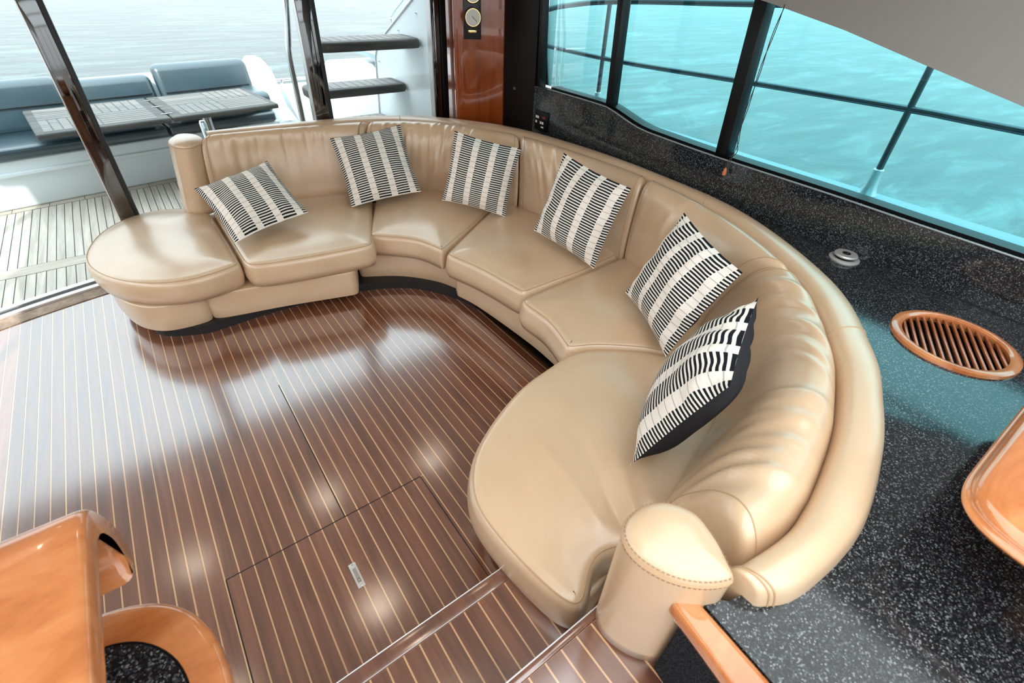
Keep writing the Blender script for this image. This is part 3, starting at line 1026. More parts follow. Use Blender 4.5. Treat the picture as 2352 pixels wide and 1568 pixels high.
# carpeted cabinet side under the counter, timber edge
ccs = prism('counter_cabinet', [(.665, .13), (.72, .10), (2.6, -.35), (2.6, -1.8), (.36, -1.8), (.45, -1.2), (.62, -.22), (.645, -.02)], 0.579, 0.909, CARPET)
tag(ccs, 'charcoal carpeted cabinet side below the granite counter', 'cabinet')
eo = [(p.x, p.y) for p in sp([(.712, .144), (.676, .176), (.652, .172), (.645, .130), (.622, -.02), (.585, -.22), (.41, -1.2), (.31, -1.8)], 6)] + [(.40, -1.79), (.50, -1.2), (.665, -.30), (.698, -0.07)]
V, Fc, _ = cushion_geo(eo, 0.895, 0.957, r=.020, crown=.001, ds=.012, sm=2, grid=.05)
edge = obj('counter_edge', V, Fc, CHERRY, None, True)
tag(edge, 'glossy cherry wood edging along the near granite counter', 'edging')

# round wooden grille
gr = empty('vent_grille', (vc[0], vc[1], .95))
tag(gr, 'round wooden slatted vent grille in the granite shelf', 'vent')
lathe('rim', [(0.188, .0), (0.188, .010), (0.198, .017), (0.215, .018), (0.228, .012), (0.231, .0), (0.205, -.02), (0.190, -.02), (0.188, .0)], (vc[0], vc[1], .95), CHERRY, gr, 48, False)
lathe('well', [(0.198, -.02), (0.198, -.09), (0.01, -.091)], (vc[0], vc[1], .95), BLACKM, gr, 32, False)
ux, uy = 0.897, 0.442
for i in range(13):
    v_ = -0.168 + 0.336 * i / 12
    hl = math.sqrt(max(0.0, 0.191 ** 2 - v_ ** 2))
    cxx, cyy = vc[0] - uy * v_, vc[1] + ux * v_
    obox('slat', (cxx - ux * hl, cyy - uy * hl, .948), (cxx + ux * hl, cyy + uy * hl, .948), 0.0105, 0.012, GRILLE, gr, 0.002)

# pop-up disc
pd = empty('popup_disc', (2.872, .785, .95))
tag(pd, 'brushed steel pop-up disc standing on the granite shelf', 'fitting')
lathe('flange', [(0.076, .0), (0.076, .006), (0.070, .010), (0.056, .010)], (2.872, .785, .95), BRUSHED, pd, 36)
lathe('neck', [(0.050, .010), (0.050, .022)], (2.872, .785, .95), BLACKM, pd, 24)
lathe('cap', [(0.046, .020), (0.057, .022), (0.058, .028), (0.054, .033), (0.020, .0335)], (2.872, .785, .95), BRUSHED, pd, 36)
lathe('badge_ring', [(0.021, .0336), (0.021, .0345), (0.018, .0345)], (2.872, .785, .95), BLACKM, pd, 20)
box('badge', 2.862, 2.882, .779, .793, .983, .9855, CHROME, pd)

# right wall: granite upstand with stepped top
prof = [(4.0, 1.325), (3.2, 1.326), (2.80, 1.325), (2.70, 1.315), (2.58, 1.288), (2.45, 1.258), (2.34, 1.243), (2.2, 1.237), (1.75, 1.225), (1.0, 1.222), (0.2, 1.210), (-2.0, 1.20)]
prof = [(p.x, p.y) for p in spline([(a, b, 0) for a, b in prof], 3)]
# wall seams: two slabs joined near the window post
def slab(name, y0, y1, mat, parent):
    pr = [p for p in prof if y1 <= p[0] <= y0]
    ya = [y for y, _ in prof][::-1]; za = [z for _, z in prof][::-1]
    ends = [(y0, float(np.interp(y0, ya, za)))] + pr + [(y1, float(np.interp(y1, ya, za)))]
    V = []
    for y, z in ends: V += [(2.93, y, .90), (2.93, y, z), (2.975, y, z), (2.975, y, .90)]
    Fc = []
    for i in range(len(ends) - 1):
        for k in range(4): Fc.append((4 * i + k, 4 * i + (k + 1) % 4, 4 * i + 4 + (k + 1) % 4, 4 * i + 4 + k))
    Fc += [(0, 1, 2, 3), tuple(4 * (len(ends) - 1) + k for k in range(4))]
    return obj(name, V, Fc, mat, parent)
wr = empty('wall_right', (2.95, 1.0, 0.9))
struct(wr, 'right cabin side faced with black granite below the windows')
slab('granite_panel', 3.62, 1.585, GRANITE, wr)
slab('granite_panel', 1.582, -2.0, GRANITE, wr)
box('black_corner_panel', 2.93, 2.98, 3.62, 4.08, 0.0, 2.6, BLACKM, wr)
box('lower_lining', 2.945, 2.99, -2.0, 4.05, 0.0, 0.90, WHITEC, wr)
box('header', 2.93, 3.02, -3.4, 4.05, 2.14, 2.62, GREYP, wr)
tube('sill_trim', [(2.928, y, z + 0.003) for y, z in prof if y < 3.63], 0.005, plain('sill_bead_grey', (.30, .33, .35, 1), rough=.35, metal=.4).m, wr, 8)
box('joint_bead', 2.924, 2.931, -1.8, 1.5, .949, .9535, RUBBER, wr)

# windows: panes between black mullions
win = empty('window_1', (3.0, 1.7, 1.2))
struct(win, 'tinted side windows in black frames')
sill = [(3.0, y, z + 0.012) for y, z in prof if y < 3.66]
V, Fc = [], []
for i, (x, y, z) in enumerate(sill):
    V += [(2.965, y, z - .03), (2.965, y, z + .004), (3.05, y, z + .006), (3.05, y, z - .03)]
    if i:
        for k in range(4): Fc.append((4 * i - 4 + k, 4 * i - 4 + (k + 1) % 4, 4 * i + (k + 1) % 4, 4 * i + k))
obj('bottom_frame', V, Fc, BLACK, win)
def pane(y0, y1, mat=TINT):
    ya = [y for y, _ in prof][::-1]; za = [z for _, z in prof][::-1]
    n = 14
    V = []
    for i in range(n + 1):
        y = y0 + (y1 - y0) * i / n
        z = float(np.interp(y, ya, za)) + .006
        V += [(3.02, y, z), (3.02, y, 2.16)]
    Fc = [(2 * i, 2 * i + 2, 2 * i + 3, 2 * i + 1) for i in range(n)]
    return obj('pane', V, Fc, mat, win)
pane(2.76, 3.60)
pane(1.74, 2.74)
pane(-2.0, 1.72)
for y, w, d, xx in ((2.752, .052, .085, 3.0), (1.728, .075, .10, 3.0), (3.615, .07, .08, 2.99)):
    obox('mullion', (xx, y, 1.20), (xx - 0.02, y + .02, 2.16), d, w, BLACK, win, .006, up=(0, 1, 0))
tube('seal', [(3.012, 1.766, 1.235), (2.998, 1.786, 2.15)], .006, RUBBER, win, 6)

# grey inner panel above the forward window
gp = [(2.30, 2.150), (1.734, 2.046), (1.65, 2.032), (1.25, 1.955), (.86, 1.862), (.49, 1.777), (0.0, 1.655), (-.6, 1.48), (-2.0, 1.02)]
V = []
for y, z in gp: V += [(2.90, y, z), (2.935, y, z), (2.90 - 0.10, y, 2.6), (2.935, y, 2.6)]
Fc = []
for i in range(len(gp) - 1):
    b = 4 * i
    Fc += [(b, b + 4, b + 6, b + 2), (b + 1, b + 3, b + 7, b + 5), (b, b + 1, b + 5, b + 4), (b + 2, b + 6, b + 7, b + 3)]
Fc += [(0, 2, 3, 1)]
struct(obj('trim_3', V, Fc, GREYP, None, False), 'smooth grey side panel sloping down over the forward window')

# blind cord
bc = empty('blind_cord', (2.9, 1.62, 1.15))
tag(bc, 'dark twisted blind cord with wooden toggle hanging by the window post', 'cord')
pth = spline([(2.9, 1.585, 2.035), (2.9, 1.604, 1.83), (2.9, 1.611, 1.63), (2.9, 1.616, 1.42), (2.9, 1.600, 1.31), (2.9, 1.625, 1.235), (2.9, 1.632, 1.19)], 10)
for s_ in (0, PI):
    tube('cord', [p + Vector((.004 * math.cos(i * .35 + s_), .004 * math.sin(i * .35 + s_) * (1.6 if i > 34 else 1), 0)) for i, p in enumerate(pth)], .0022, CORD, bc, 6)
lathe('toggle', [(.004, .048), (.009, .040), (.013, .018), (.012, .004), (.006, .0)], (2.9, 1.633, 1.145), TOGGLE, bc, 14)

# control panel and switch on the black corner
cp = empty('control_panel', (2.925, 3.48, 1.06))
tag(cp, 'small black control panel with white keys and red display on the granite wall', 'control panel')
box('plate', 2.918, 2.931, 3.395, 3.575, .985, 1.145, BLACKM, cp, .003)
box('display', 2.9165, 2.9185, 3.43, 3.472, 1.088, 1.108, RED, cp)
for (y, z) in ((3.552, 1.092), (3.528, 1.092), (3.552, 1.052), (3.490, 1.052), (3.462, 1.052)):
    box('key', 2.9160, 2.9185, y - .010, y + .010, z - .010, z + .010, PAPER, cp)
box('key', 2.9160, 2.9185, 3.448, 3.482, 1.012, 1.024, PAPER, cp)
sw = box('light_switch', 2.926, 2.931, 3.895, 3.925, 1.243, 1.265, plain('switch_grey', srgb(92, 92, 98), .4).m, None, .002)
tag(sw, 'tiny grey switch on the black corner panel', 'switch')

# ------------------------------------------------------------------ wooden column with gauges
colm = prism('wall_column', [(p.x, p.y) for p in sp([(2.60, 4.62), (2.565, 4.36), (2.535, 4.30), (2.56, 4.265), (2.64, 4.235), (2.945, 4.10)], 6)] + [(2.98, 4.62)], 0.0, 2.6, CHERRY_V, None, None, True)
struct(colm, 'glossy reddish wood corner column')
ce = Vector((.41, -.18, 0)).normalized()
cn = Vector((-.18, -.41, 0)).normalized()
A0 = Vector((2.54, 4.28, 0))
def cpt(a, z, d=0.0): return A0 + ce * a + cn * d + Vector((0, 0, z))
gb = empty('gauge_board', cpt(.155, 1.61, .0))
tag(gb, 'dark plaque with round brass gauges on the wooden column', 'gauge')
def cplate(name, a0, a1, z0, z1, d0, d1, mat, parent, bev=.004):
    bm = bmesh.new()
    vs = [bm.verts.new(cpt(a, z, d)) for d in (d0, d1) for a, z in ((a0, z0), (a1, z0), (a1, z1), (a0, z1))]
    for f in ((0, 1, 2, 3), (7, 6, 5, 4), (0, 4, 5, 1), (1, 5, 6, 2), (2, 6, 7, 3), (3, 7, 4, 0)): bm.faces.new([vs[i] for i in f])
    if bev: bmesh.ops.bevel(bm, geom=bm.edges[:], offset=bev, segments=2, profile=.5, affect='EDGES')
    return bmobj(name, bm, mat, parent, True, 40)
plaque = plain('plaque_black', srgb(30, 31, 38), rough=.3).m
cplate('plaque', .075, .225, 1.615, 2.10, -.012, .022, plaque, gb)
def cdisc(name, a, z, r0, r1, d0, d1, mat, parent, n=32):
    V = []
    for r, d in ((r0, d0), (r0, d1), (r1, d1)):
        for k in range(n):
            t = 2 * PI * k / n
            V.append(cpt(a + r * math.cos(t), z + r * math.sin(t), d))
    Fc = [(i * n + k, i * n + (k + 1) % n, (i + 1) * n + (k + 1) % n, (i + 1) * n + k) for i in range(2) for k in range(n)] + [tuple(2 * n + k for k in range(n))]
    return obj(name, V, Fc, mat, parent, True, 30)
for zc in (1.778, 1.945):
    cdisc('bezel', .148, zc, .074, .070, .018, .068, BLACK, gb)
    g2 = cdisc('brass_ring', .148, zc, .066, .060, .060, .0705, BRASS, gb)
    cdisc('dial', .148, zc, .060, .058, .060, .0720, IVORY, gb)
    for an, ln in ((-.75, .042), (2.2, .016)):
        a_ = cpt(.148, zc, .0735)
        b_ = cpt(.148 + ln * math.cos(an), zc + ln * math.sin(an), .0735)
        tube('needle', [a_, b_], .0018, BLACKM, gb, 5)
cplate('brass_plate', .112, .186, 1.663, 1.684, .020, .025, BRASS, gb, .002)

# ------------------------------------------------------------------ aft glass doors
dr = empty('door_1', (0.8, 4.7, 0))
struct(dr, 'curved glass sliding doors to the cockpit')
def gpane(x0, x1, nm='pane'):
    n = 10
    V = []
    for i in range(n + 1):
        x = x0 + (x1 - x0) * i / n
        y = sill_y(x) - 0.045
        V += [(x, y, .015), (x, y, 2.25)]
    return obj(nm, V, [(2 * i, 2 * i + 2, 2 * i + 3, 2 * i + 1) for i in range(n)], DOORGL, dr, True)
gpane(-2.35, -.29); gpane(-.22, 1.34); gpane(1.45, 2.44)
def door_post(x, w, lean):
    y = sill_y(x) - 0.05
    obox('mullion', (x + lean, y - .018, .0), (x, y - .018, 2.25), w, .05, DCHROME, dr, .003, up=(0, 1, 0))
    obox('mullion_edge', (x + lean + w * .62, y + .0, .0), (x + w * .62, y + .0, 2.25), w * .36, .075, RUBBER, dr, .003, up=(0, 1, 0))
    obox('mullion_edge', (x + lean - w * .53, y + .0, .0), (x - w * .53, y + .0, 2.25), w * .08, .06, ALU, dr, .001, up=(0, 1, 0))
door_post(-.27, .10, -.03)
door_post(1.40, .115, -.04)
obox('frame_post', (2.44, 4.50, 0), (2.455, 4.50, 2.25), .085, .06, DCHROME, dr, .003, up=(0, 1, 0))
obox('frame_post', (2.515, 4.50, 0), (2.53, 4.50, 2.25), .060, .08, BLACK, dr, .003, up=(0, 1, 0))
obox('frame_edge', (2.392, 4.50, 0), (2.407, 4.50, 2.25), .008, .07, ALU, dr, 0, up=(0, 1, 0))
struct(box('wall_aft', -2.4, 2.98, 4.62, 4.72, 2.24, 2.62, WHITEC), 'header above the aft doors')

# unseen rest of the cabin: ceiling, left side with windows, windscreen end
ceil = empty('ceiling', (.3, .6, 2.62)); struct(ceil, 'white cabin headliner around the assumed sunroof')
RX0, RX1, RY0, RY1 = -2.1, 2.4, -3.3, 0.65  # unseen sunroof opening, assumed and sized to brighten the cabin
box('headliner', -2.45, 3.05, RY1, 4.72, 2.62, 2.70, WHITEC, ceil)
box('headliner', -2.45, RX0, -3.46, RY1, 2.62, 2.70, WHITEC, ceil)
box('headliner', RX1, 3.05, -3.46, RY1, 2.62, 2.70, WHITEC, ceil)
box('headliner', RX0, RX1, -3.46, RY0, 2.62, 2.70, WHITEC, ceil)
w4 = empty('sunroof_assumed', (.05, -1.0, 2.66)); struct(w4, 'assumed frosted sunroof, unseen, added to light the forward half of the cabin')
FROST = Mat('frosted_glass'); FROST.nt.nodes.remove(FROST.b)
_t = FROST.n('ShaderNodeBsdfTranslucent'); _t.inputs['Color'].default_value = (.52, .53, .53, 1)
FROST.l(_t.outputs[0], FROST.out.inputs['Surface'])
for y0, y1 in ((RY0, -1.04), (-.98, RY1)):
    obj('pane', [(RX0, y0, 2.66), (RX1, y0, 2.66), (RX1, y1, 2.66), (RX0, y1, 2.66)], [(0, 1, 2, 3)], FROST.m, w4)
box('roof_beam', RX0, RX1, -1.04, -.98, 2.63, 2.70, WHITEC, w4)
wl = empty('wall_left', (-2.4, 0.6, 0)); struct(wl, 'left cabin side below and between its windows')
box('lower_panel', -2.46, -2.40, -3.4, 4.25, 0.0, 1.15, WHITEC, wl)
box('upper_panel', -2.46, -2.40, -3.4, 4.25, 2.30, 2.62, WHITEC, wl)
w2 = empty('window_2', (-2.43, .6, 1.2)); struct(w2, 'left side windows in black frames')
for y in (-3.37, -1.9, 0.0, 1.73, 2.9, 4.2): box('mullion', -2.46, -2.39, y - .035, y + .035, 1.15, 2.30, BLACK, w2)
for y0, y1 in ((-3.33, -1.94), (-1.86, -.04), (.04, 1.69), (1.77, 2.86), (2.94, 4.16)):
    obj('pane', [(-2.43, y0, 1.15), (-2.43, y1, 1.15), (-2.43, y1, 2.30), (-2.43, y0, 2.30)], [(0, 1, 2, 3)], CLEAR, w2)
struct(box('wall_front', -2.45, 3.0, -3.46, -3.40, 0.5, 1.35, WHITEC), 'dash panel below the windscreen')
w3 = empty('window_3', (.2, -3.43, 1.4)); struct(w3, 'windscreen at the helm end')
for x in (-2.42, -.6, 1.2, 2.97): box('mullion', x - .03, x + .03, -3.46, -3.40, 1.35, 2.62, BLACK, w3)
for x0, x1 in ((-2.39, -.63), (-.57, 1.17), (1.23, 2.94)):
    obj('pane', [(x0, -3.43, 1.35), (x1, -3.43, 1.35), (x1, -3.43, 2.62), (x0, -3.43, 2.62)], [(0, 1, 2, 3)], CLEAR, w3)

# ceiling downlights
for i, (x, y) in enumerate(((-1.0, 3.6), (.3, 3.6), (1.5, 3.4), (-1.0, 2.2), (.3, 2.2), (1.6, 2.1), (-1.0, .9), (.35, .9), (1.7, .7), (-.9, -.6), (.5, -.6), (1.8, -.6))):
    t = empty('ceiling_light', (x, y, 2.62))
    tag(t, 'round recessed ceiling downlight in the white headliner', 'lamp', 'recessed ceiling downlights')
    lathe('rim', [(.055, 0), (.055, -.006), (.040, -.008), (.040, 0)], (x, y, 2.62), CHROME, t, 20, False)
    lathe('lens', [(.038, -.004), (.01, -.005)], (x, y, 2.62), LAMP, t, 16)
    ld = bpy.data.lights.new('downlight', 'SPOT')
    ld.energy = 3.5
    ld.color = (1.0, .82, .60)
    ld.spot_size = math.radians(115)
    ld.spot_blend = .8
    ld.shadow_soft_size = .20
    lo = bpy.data.objects.new('downlight', ld)
    COL.objects.link(lo)
    lo.parent = t
    lo.location = (0, 0, -.02)

# ------------------------------------------------------------------ near left: galley bar
bar = empty('galley_bar', (-.6, .5, 0))
tag(bar, 'glossy cherry galley bar with granite inlay at the near left corner', 'bar')
zc = 0.95
def rounded(pts, it=14, ds=.02): return [tuple(p) for p in smooth_closed(resample_closed(pts, ds), it)]
outer = [(-2.0, .985), (-.9, .955), (-.43, .925), (-.34, .885), (-.285, .83), (-.247, .74), (-.238, .66), (-.236, .3), (-.236, -.6), (-2.0, -.6)]
inner = [(-1.8, .86), (-.9, .86), (-.43, .828), (-.37, .79), (-.322, .72), (-.306, .66), (-.304, .3), (-.304, -.5), (-1.8, -.5)]
outer = rounded(outer, 10); inner = rounded(inner, 6)
body = rounded([(-2.0, .90), (-.9, .88), (-.45, .86), (-.33, .79), (-.28, .66), (-.275, .3), (-.275, -.6), (-2.0, -.6)], 10)
prism('cabinet_body', body, 0.0, zc - .05, CHERRY, bar, None, True)
V, Fc, _ = cushion_geo(outer, zc - .06, zc + .004, r=.024, crown=.0, ds=.02, sm=1, grid=.12)
obj('counter_surround', V, Fc, CHERRY, bar, True)
il = ccw(np.array(inner))
prism('granite_inlay', [tuple(p) for p in il], zc - .03, zc + .0055, GRANITE, bar)
tube('inlay_bead', [(p[0], p[1], zc + .005) for p in il], .0028, BLACKM, bar, 6, True)
# raised bar top with a hooked grab edge, section in Y-Z extruded along X
XE = -.35
s_ = XE / -.3
def hz(z): return 2.15 + (z - 2.15) * s_
sec_o = [(-.35, 1.385), (.40, 1.385), (.70, 1.387), (.785, 1.386), (.825, 1.365), (.850, 1.315), (.862, 1.26), (.852, 1.205), (.820, 1.178), (.795, 1.177)]
sec_i = [(.765, 1.195), (.790, 1.235), (.800, 1.27), (.790, 1.305), (.770, 1.322), (.740, 1.327), (.60, 1.328), (.40, 1.328), (-.35, 1.328)]
sec = [(y * s_, hz(z)) for y, z in [(p.x, p.y) for p in spline([(a, b, 0) for a, b in sec_o], 4)] + [(p.x, p.y) for p in spline([(a, b, 0) for a, b in sec_i], 4)]]
xsn = [-1.6, -.42, -.37, -.358, -.352, -.35]
ins = [0, 0, .0, .003, .008, .014]
rings = []
for x, d in zip(xsn, ins):
    P = np.array(sec)
    q = inset(ccw(P), d, 0) if d else ccw(P)
    rings.append([Vector((x, a, b)) for a, b in q])
V = [v for r in rings for v in r]
n = len(sec)
Fc = []
for i in range(len(rings) - 1):
    for k in range(n): Fc.append((i * n + k, i * n + (k + 1) % n, (i + 1) * n + (k + 1) % n, (i + 1) * n + k))
bm = bmesh.new()
bvs = [bm.verts.new(v) for v in V]
for f in Fc: bm.faces.new([bvs[i] for i in f])
for base_ in (0, (len(rings) - 1) * n):
    f = bm.faces.new([bvs[base_ + k] for k in range(n)])
    bmesh.ops.triangulate(bm, faces=[f])
bmobj('bar_top', bm, CHERRY, bar, True, 60)
box('bar_riser', -1.55, -.48, -.3, .62, zc, hz(1.328), CHERRY, bar, .01)

# near right: helm ledge
hl = empty('helm_ledge', (1.7, -.5, .95))
tag(hl, 'rounded glossy cherry wood ledge standing over the granite counter at right', 'ledge')
lo_ = rounded([(1.262, -.175), (1.300, -.132), (1.38, -.116), (1.60, -.120), (2.3, -.135), (2.3, -1.4), (1.265, -1.4), (1.245, -.6), (1.242, -.26)], 5)
V, Fc, _ = cushion_geo(lo_, 1.138, 1.20, r=.028, crown=.004, sm=1, ds=.014, grid=.06, bulge=.012)
obj('ledge_top', V, Fc, CHERRY, hl, True)
box('pedestal', 1.42, 2.25, -1.3, -.36, .95, 1.125, CHERRY, hl, .02)

# ------------------------------------------------------------------ cockpit outside
deck = struct(prism('floor_cockpit', [(x, sill_y(x) + .002) for x in xs if x < 2.5] + [(3.3, 4.5), (3.3, 8.4), (-2.8, 8.4), (-2.8, 4.2)], -.06, -.004, CAULK), 'weathered teak cockpit deck')
k = 0
x = -2.05
DP = .065
while x < 1.9:
    a, b = x + .0035, x + DP - .0035
    y0 = max(sill_y(a), sill_y(b)) + .006
    V = [(a, y0, -.006), (b, y0, -.006), (b, 5.085, -.006), (a, 5.085, -.006), (a, y0, 0), (b, y0, 0), (b, 5.085, 0), (a, 5.085, 0)]
    Fq = [(4, 5, 6, 7), (0, 1, 5, 4), (1, 2, 6, 5), (2, 3, 7, 6), (3, 0, 4, 7)]
    obj('deck_plank', V, Fq, TEAK, deck)
    ye = lambda q: 6.66 + .125 * (q + 1.0)
    y1, y2 = ye(a) , ye(b)
    V = [(a, 5.262, -.006), (b, 5.262, -.006), (b, y2, -.006), (a, y1, -.006), (a, 5.262, 0), (b, 5.262, 0), (b, y2, 0), (a, y1, 0)]
    obj('deck_plank', V, Fq, TEAK, deck)
    x += DP
TEAKM = wood('weathered_teak_margin', [srgb(150, 138, 124), srgb(176, 163, 148), srgb(192, 181, 168)], (1.2, 18, 18), 0.7, 0.0, 0.12, 0.1, 0.05)
box('margin_plank', -2.7, 3.2, 5.092, 5.255, -.006, 0.001, TEAKM, deck)
# margin plank with joggled steps along the bench
for i in range(14):
    xa = -2.2 + i * .30
    f0, f1 = 6.675 + .125 * (xa + 1), 6.675 + .125 * (xa + .295 + 1)
    V = [(xa, f0, -.006), (xa + .295, f1, -.006), (xa + .295, f1 + .20, -.006), (xa, f0 + .20, -.006), (xa, f0, .001), (xa + .295, f1, .001), (xa + .295, f1 + .20, .001), (xa, f0 + .20, .001)]
    obj('margin_plank', V, [(4, 5, 6, 7), (0, 1, 5, 4), (1, 2, 6, 5), (2, 3, 7, 6), (3, 0, 4, 7)], TEAKM, deck)

# bench (rotated slightly against the cabin axis)
BA = math.atan(.135)
def bpt(u, v, z):  # u along bench, v aft, origin at (0, 6.90)
    c_, s2 = math.cos(BA), math.sin(BA)
    return Vector((u * c_ - v * s2, 6.90 + u * s2 + v * c_, z))
bench = empty('cockpit_bench', (0, 7.2, 0))
tag(bench, 'white cockpit bench with slate blue cushions behind the glass doors', 'bench')
def bbox(name, u0, u1, v0, v1, z0, z1, mat, bev=.02, tilt=0.0, parent=None, seg=3):
    bm = bmesh.new()
    vs = []
    for z in (z0, z1):
        for u, v in ((u0, v0), (u1, v0), (u1, v1), (u0, v1)):
            vs.append(bm.verts.new(bpt(u, v + tilt * (z - z0), z)))
    for f in ((0, 3, 2, 1), (4, 5, 6, 7), (0, 1, 5, 4), (1, 2, 6, 5), (2, 3, 7, 6), (3, 0, 4, 7)): bm.faces.new([vs[i] for i in f])
    if bev: bmesh.ops.bevel(bm, geom=bm.edges[:], offset=bev, segments=seg, profile=.5, affect='EDGES')
    return bmobj(name, bm, mat, parent or bench, True, 50)
bbox('bench_base', -2.2, 1.62, 0.0, .95, 0.0, .47, WHITEP, .02, -.10)
bbox('base_moulding', -2.2, 1.55, -.058, -.03, .32, .36, WHITEP, .008)
bbox('locker_door', .30, 1.2, -.06, -.02, .385, .468, WHITEP, .004)
for u0, u1 in ((-2.2, .285), (.30, 1.50)): bbox('seat_cushion', u0, u1, -.08, .60, .47, .585, NAVY, .035)
for u0, u1, zt, v in ((-2.2, -.42, 1.04, .52), (-.405, .43, .99, .52), (.46, 1.52, 1.085, .47)):
    bc_ = bbox('back_cushion', u0, u1, v, v + .16, .565, zt, NAVY, .07, .22, None, 4)
    bbox('piping', u0 + .05, u1 - .05, v + .03, v + .045, .80, .812, RUBBER, .003, 0, bc_)
bbox('seat_end_cushion', 1.30, 1.53, -.02, .55, .55, .80, NAVY, .07, .10)
V = []
shell = [(-.10, .0), (-.08, .46), (.25, .62), (.52, 1.06), (.66, 1.10), (.86, 1.02), (1.0, .5), (1.0, .0)]
rings = []
for u, k_ in ((1.52, .97), (1.56, 1.0), (1.66, 1.0), (1.74, .97), (1.80, .88)):
    rings.append([bpt(u, .45 + (v - .45) * k_, z * k_) for v, z in shell])
V, Fc = loft(rings)
obj('end_moulding', V, Fc, WHITEP, bench, True, 60)
bbox('back_shell', -2.2, 1.62, .82, .98, 0.0, .96, WHITEP, .03)

# folding table
TA = math.atan(.125)
tb = empty('cockpit_table', (.3, 6.75, 0))
tag(tb, 'grey teak folding cockpit table with two hinged leaves on steel pedestals', 'table')
def tpt(u, v, z):
    c_, s2 = math.cos(TA), math.sin(TA)
    return Vector((.270 + u * c_ - v * s2, 6.80 + u * s2 + v * c_, z))
def tbox(name, u0, u1, v0, v1, z0, z1, mat, bev=0.0, parent=None, seg=2):
    bm = bmesh.new()
    vs = [bm.verts.new(tpt(u, v, z)) for z in (z0, z1) for u, v in ((u0, v0), (u1, v0), (u1, v1), (u0, v1))]
    for f in ((0, 3, 2, 1), (4, 5, 6, 7), (0, 1, 5, 4), (1, 2, 6, 5), (2, 3, 7, 6), (3, 0, 4, 7)): bm.faces.new([vs[i] for i in f])
    if bev: bmesh.ops.bevel(bm, geom=bm.edges[:], offset=bev, segments=seg, profile=.5, affect='EDGES')
    return bmobj(name, bm, mat, parent or tb, bool(bev), 40)
TZ = .80
for side in (-1, 1):
    u0, u1 = (-1.09, -.006) if side < 0 else (.006, 1.09)
    leaf = tbox('table_leaf', u0, u1, -.54, .54, TZ - .05, TZ, TEAKD, .016, None, 3)
    bw = .065
    a0, a1 = u0 + (bw if side < 0 else .10), u1 - (.10 if side < 0 else bw)
    um = (a0 + a1) / 2
    b0, b1 = -.54 + .06, .54 - .06
    for bi, (qa, qb) in enumerate(((a0, um), (um, a1))):
        for bj, (ra, rb) in enumerate(((b0, 0), (0, b1))):
            cross = (bi + bj) % 2 == 0 
            cnt = 6
            for q in range(cnt):
                if cross:
                    w_ = (qb - qa) / cnt
                    tbox('slat', qa + q * w_ + .006, qa + (q + 1) * w_ - .006, ra + .006, rb - .006, TZ, TZ + .002, TEAKX, 0, leaf)
                else:
                    w_ = (rb - ra) / cnt
                    tbox('slat', qa + .006, qb - .006, ra + q * w_ + .006, ra + (q + 1) * w_ - .006, TZ, TZ + .002, TEAKX, 0, leaf)
for v in (-.36, 0, .36): tbox('hinge', -.055, .055, v - .012, v + .012, TZ + .001, TZ + .006, CHROME, .002)
for u in (.42,):
    p = tpt(u, -.05, 0)
    lathe('pedestal', [(.16, 0.001), (.15, .02), (.065, .03), (.055, .06), (.055, .74), (.12, .75)], (p.x, p.y, 0), CHROME, tb, 24)

# low steel post just outside the doors
p1 = lathe('steel_bollard', [(.05, 0.0), (.05, .01), (.028, .015), (.028, .985), (.020, 1.002), (.004, 1.005)], (.48, 5.10, 0), CHROME, None, 20)
tag(p1, 'short polished steel post outside the glass behind the sofa arm', 'post')

# flybridge stairs
stairs = empty('flybridge_stairs', (2.1, 5.9, 0))
tag(stairs, 'teak tread stairs to the flybridge with white side panel', 'stairs')
for z, y0, y1, xl in ((1.512, 5.24, 5.68, 1.62), (1.03, 5.665, 6.09, 1.60), (.545, 6.09, 6.52, 1.58)):
    ol = rounded([(xl + .05, y0), (2.70, y0), (2.70, y1), (xl + .05, y1), (xl, y1 - .08), (xl, y0 + .08)], 2, .03)
    V, Fc, _ = cushion_geo(ol, z - .09, z, r=.022, crown=0, sm=1, ds=.03, grid=.2)
    tr = obj('tread', V, Fc, TEAKD, stairs, True, 60)
    xx = xl + .08
    while xx < 2.60:
        box('tread_slat', xx, xx + .082, y0 + .05, y1 - .03, z, z + .002, TEAKX, tr)
        xx += .094
sp_ = [(4.72, 2.4), (4.95, 2.12), (5.40, 1.83), (6.1, 1.49), (6.42, 1.30), (6.50, 1.20), (6.6, .49), (6.68, 0.0), (4.72, 0.0)]
V = [(2.71, y, z) for y, z in sp_] + [(2.78, y, z) for y, z in sp_]
n = len(sp_)
obj('side_panel', V, [tuple(range(n)), tuple(range(2 * n - 1, n - 1, -1))] + [(k, (k + 1) % n, n + (k + 1) % n, n + k) for k in range(n)], WHITEP, stairs)
tube('panel_edge', [(2.705, y, z) for y, z in sp_[1:8]], .012, ALU, stairs, 8)
for y, z in ((5.33, 1.72), (5.78, 1.53), (5.72, 1.40), (6.40, 1.15)): lathe('bolt', [(.012, 0), (.012, .006), (.004, .008)], (2.70, y, z), CHROME, stairs, 8)
tube('handrail', spline([(2.80, 4.9, 2.30), (2.80, 5.5, 1.96), (2.80, 6.1, 1.66), (2.80, 6.14, 1.60), (2.80, 6.12, 1.50)], 5), .016, CHROME, stairs, 10)
tube('handrail', spline([(1.50, 5.25, 2.25), (1.435, 5.25, 1.86), (1.395, 5.25, 1.63), (1.362, 5.25, 1.46), (1.355, 5.25, 1.22), (1.352, 5.25, .90), (1.345, 5.25, .55), (1.34, 5.25, 0.0)], 5), .026, CHROME, stairs, 12)
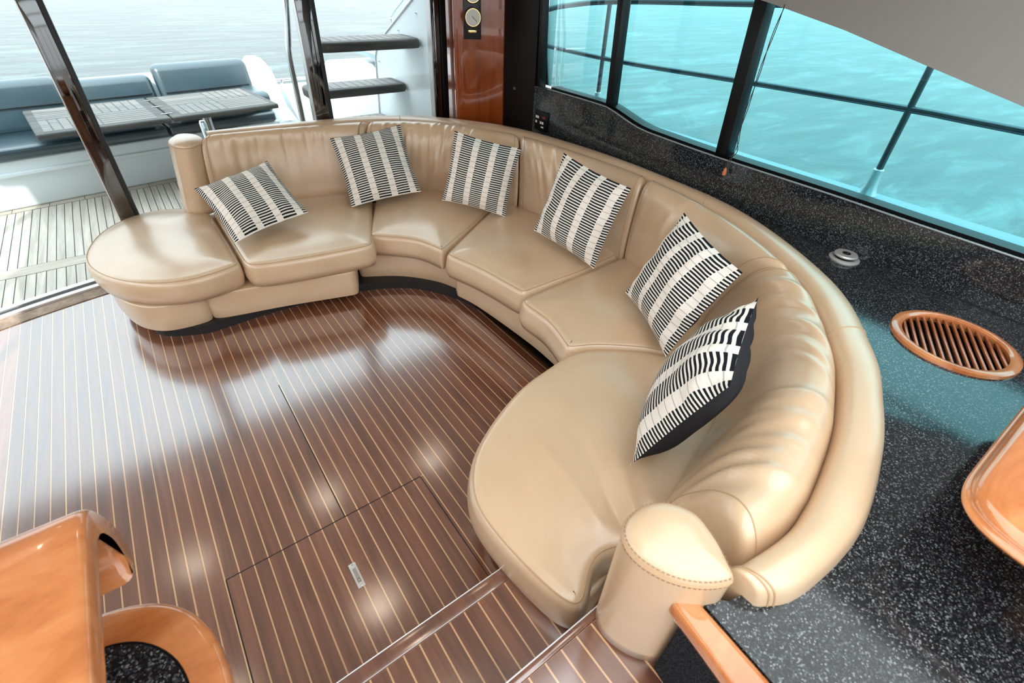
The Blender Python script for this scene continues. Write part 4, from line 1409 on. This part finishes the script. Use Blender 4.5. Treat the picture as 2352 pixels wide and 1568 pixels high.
tube('handrail', spline([(1.53, 5.22, 2.25), (1.505, 5.22, 1.83), (1.475, 5.22, 1.30), (1.46, 5.22, .88), (1.44, 5.22, .0)], 5), .018, CHROME, stairs, 12)

# stern moulding and rail
sm_ = empty('stern_bulwark', (2.2, 8.0, 0))
tag(sm_, 'white stern bulwark moulding beyond the stairs', 'bulwark')
box('bulwark_wall', 1.72, 3.4, 7.95, 8.25, 0.0, .665, WHITEP, sm_, .03)
box('quarter_moulding', 2.60, 3.5, 7.6, 8.3, 0.0, .93, WHITEP, sm_, .08, 4)
tube('stern_rail', [(1.62, 8.15, .73), (2.6, 8.15, .73)], .018, CHROME, sm_, 10)
for x in (1.92, 2.4): tube('rail_post', [(x, 8.15, .64), (x, 8.15, .73)], .018, CHROME, sm_, 10)
struct(box('ceiling_cockpit', -2.55, 3.1, 4.72, 5.15, 2.45, 2.62, WHITEP), 'flybridge overhang above the cockpit')

# side deck and guard rail outside the right windows
sd = struct(box('floor_side_deck', 3.06, 3.66, -3.0, 8.2, 1.02, 1.085, DECKGREY), 'grey side deck outside the windows')
struct(box('wall_hull_side', 3.60, 3.68, -3.0, 8.2, -1.36, 1.02, WHITEP), 'white hull side')
gd = empty('guard_rail', (3.6, 1.5, 1.085))
tag(gd, 'steel guard rail along the side deck outside the right windows', 'railing')
RAILM = plain('shaded_rail_steel', (.10, .12, .13, 1), rough=.25, metal=.8).m  # backlit look of the rails is put into this dark steel colour
tube('mid_rail', spline([(3.6, 4.6, 1.52), (3.6, 3.3, 1.515), (3.6, 2.12, 1.55), (3.6, 1.05, 1.577), (3.6, .5, 1.577), (3.6, -2.5, 1.58)], 6), .019, RAILM, gd, 10)
tube('top_rail', spline([(3.6, 4.9, 1.60), (3.6, 4.37, 1.80), (3.6, 3.9, 1.885), (3.6, 3.4, 1.935), (3.6, 2.6, 1.978), (3.6, 1.0, 2.04), (3.6, -2.5, 2.08)], 6), .022, RAILM, gd, 10)
for y in (3.50, 1.04, -1.4):
    pst = tube('stanchion', [(3.6, y, 1.14), (3.6, y + (0.0), 1.98)], .019, RAILM, gd, 10)
    lathe('socket', [(.055, 0.0), (.050, .01), (.036, .05), (.030, .15), (.022, .155)], (3.6, y, 1.085), BRUSHED, gd, 18)

# sea
V = [(-600, -600, -1.4), (600, -600, -1.4), (600, 900, -1.4), (-600, 900, -1.4)]
sea = obj('sea', V, [(0, 1, 2, 3)], SEA)
sea['kind'] = 'stuff'
tag(sea, 'turquoise rippled sea all around the boat', 'water')
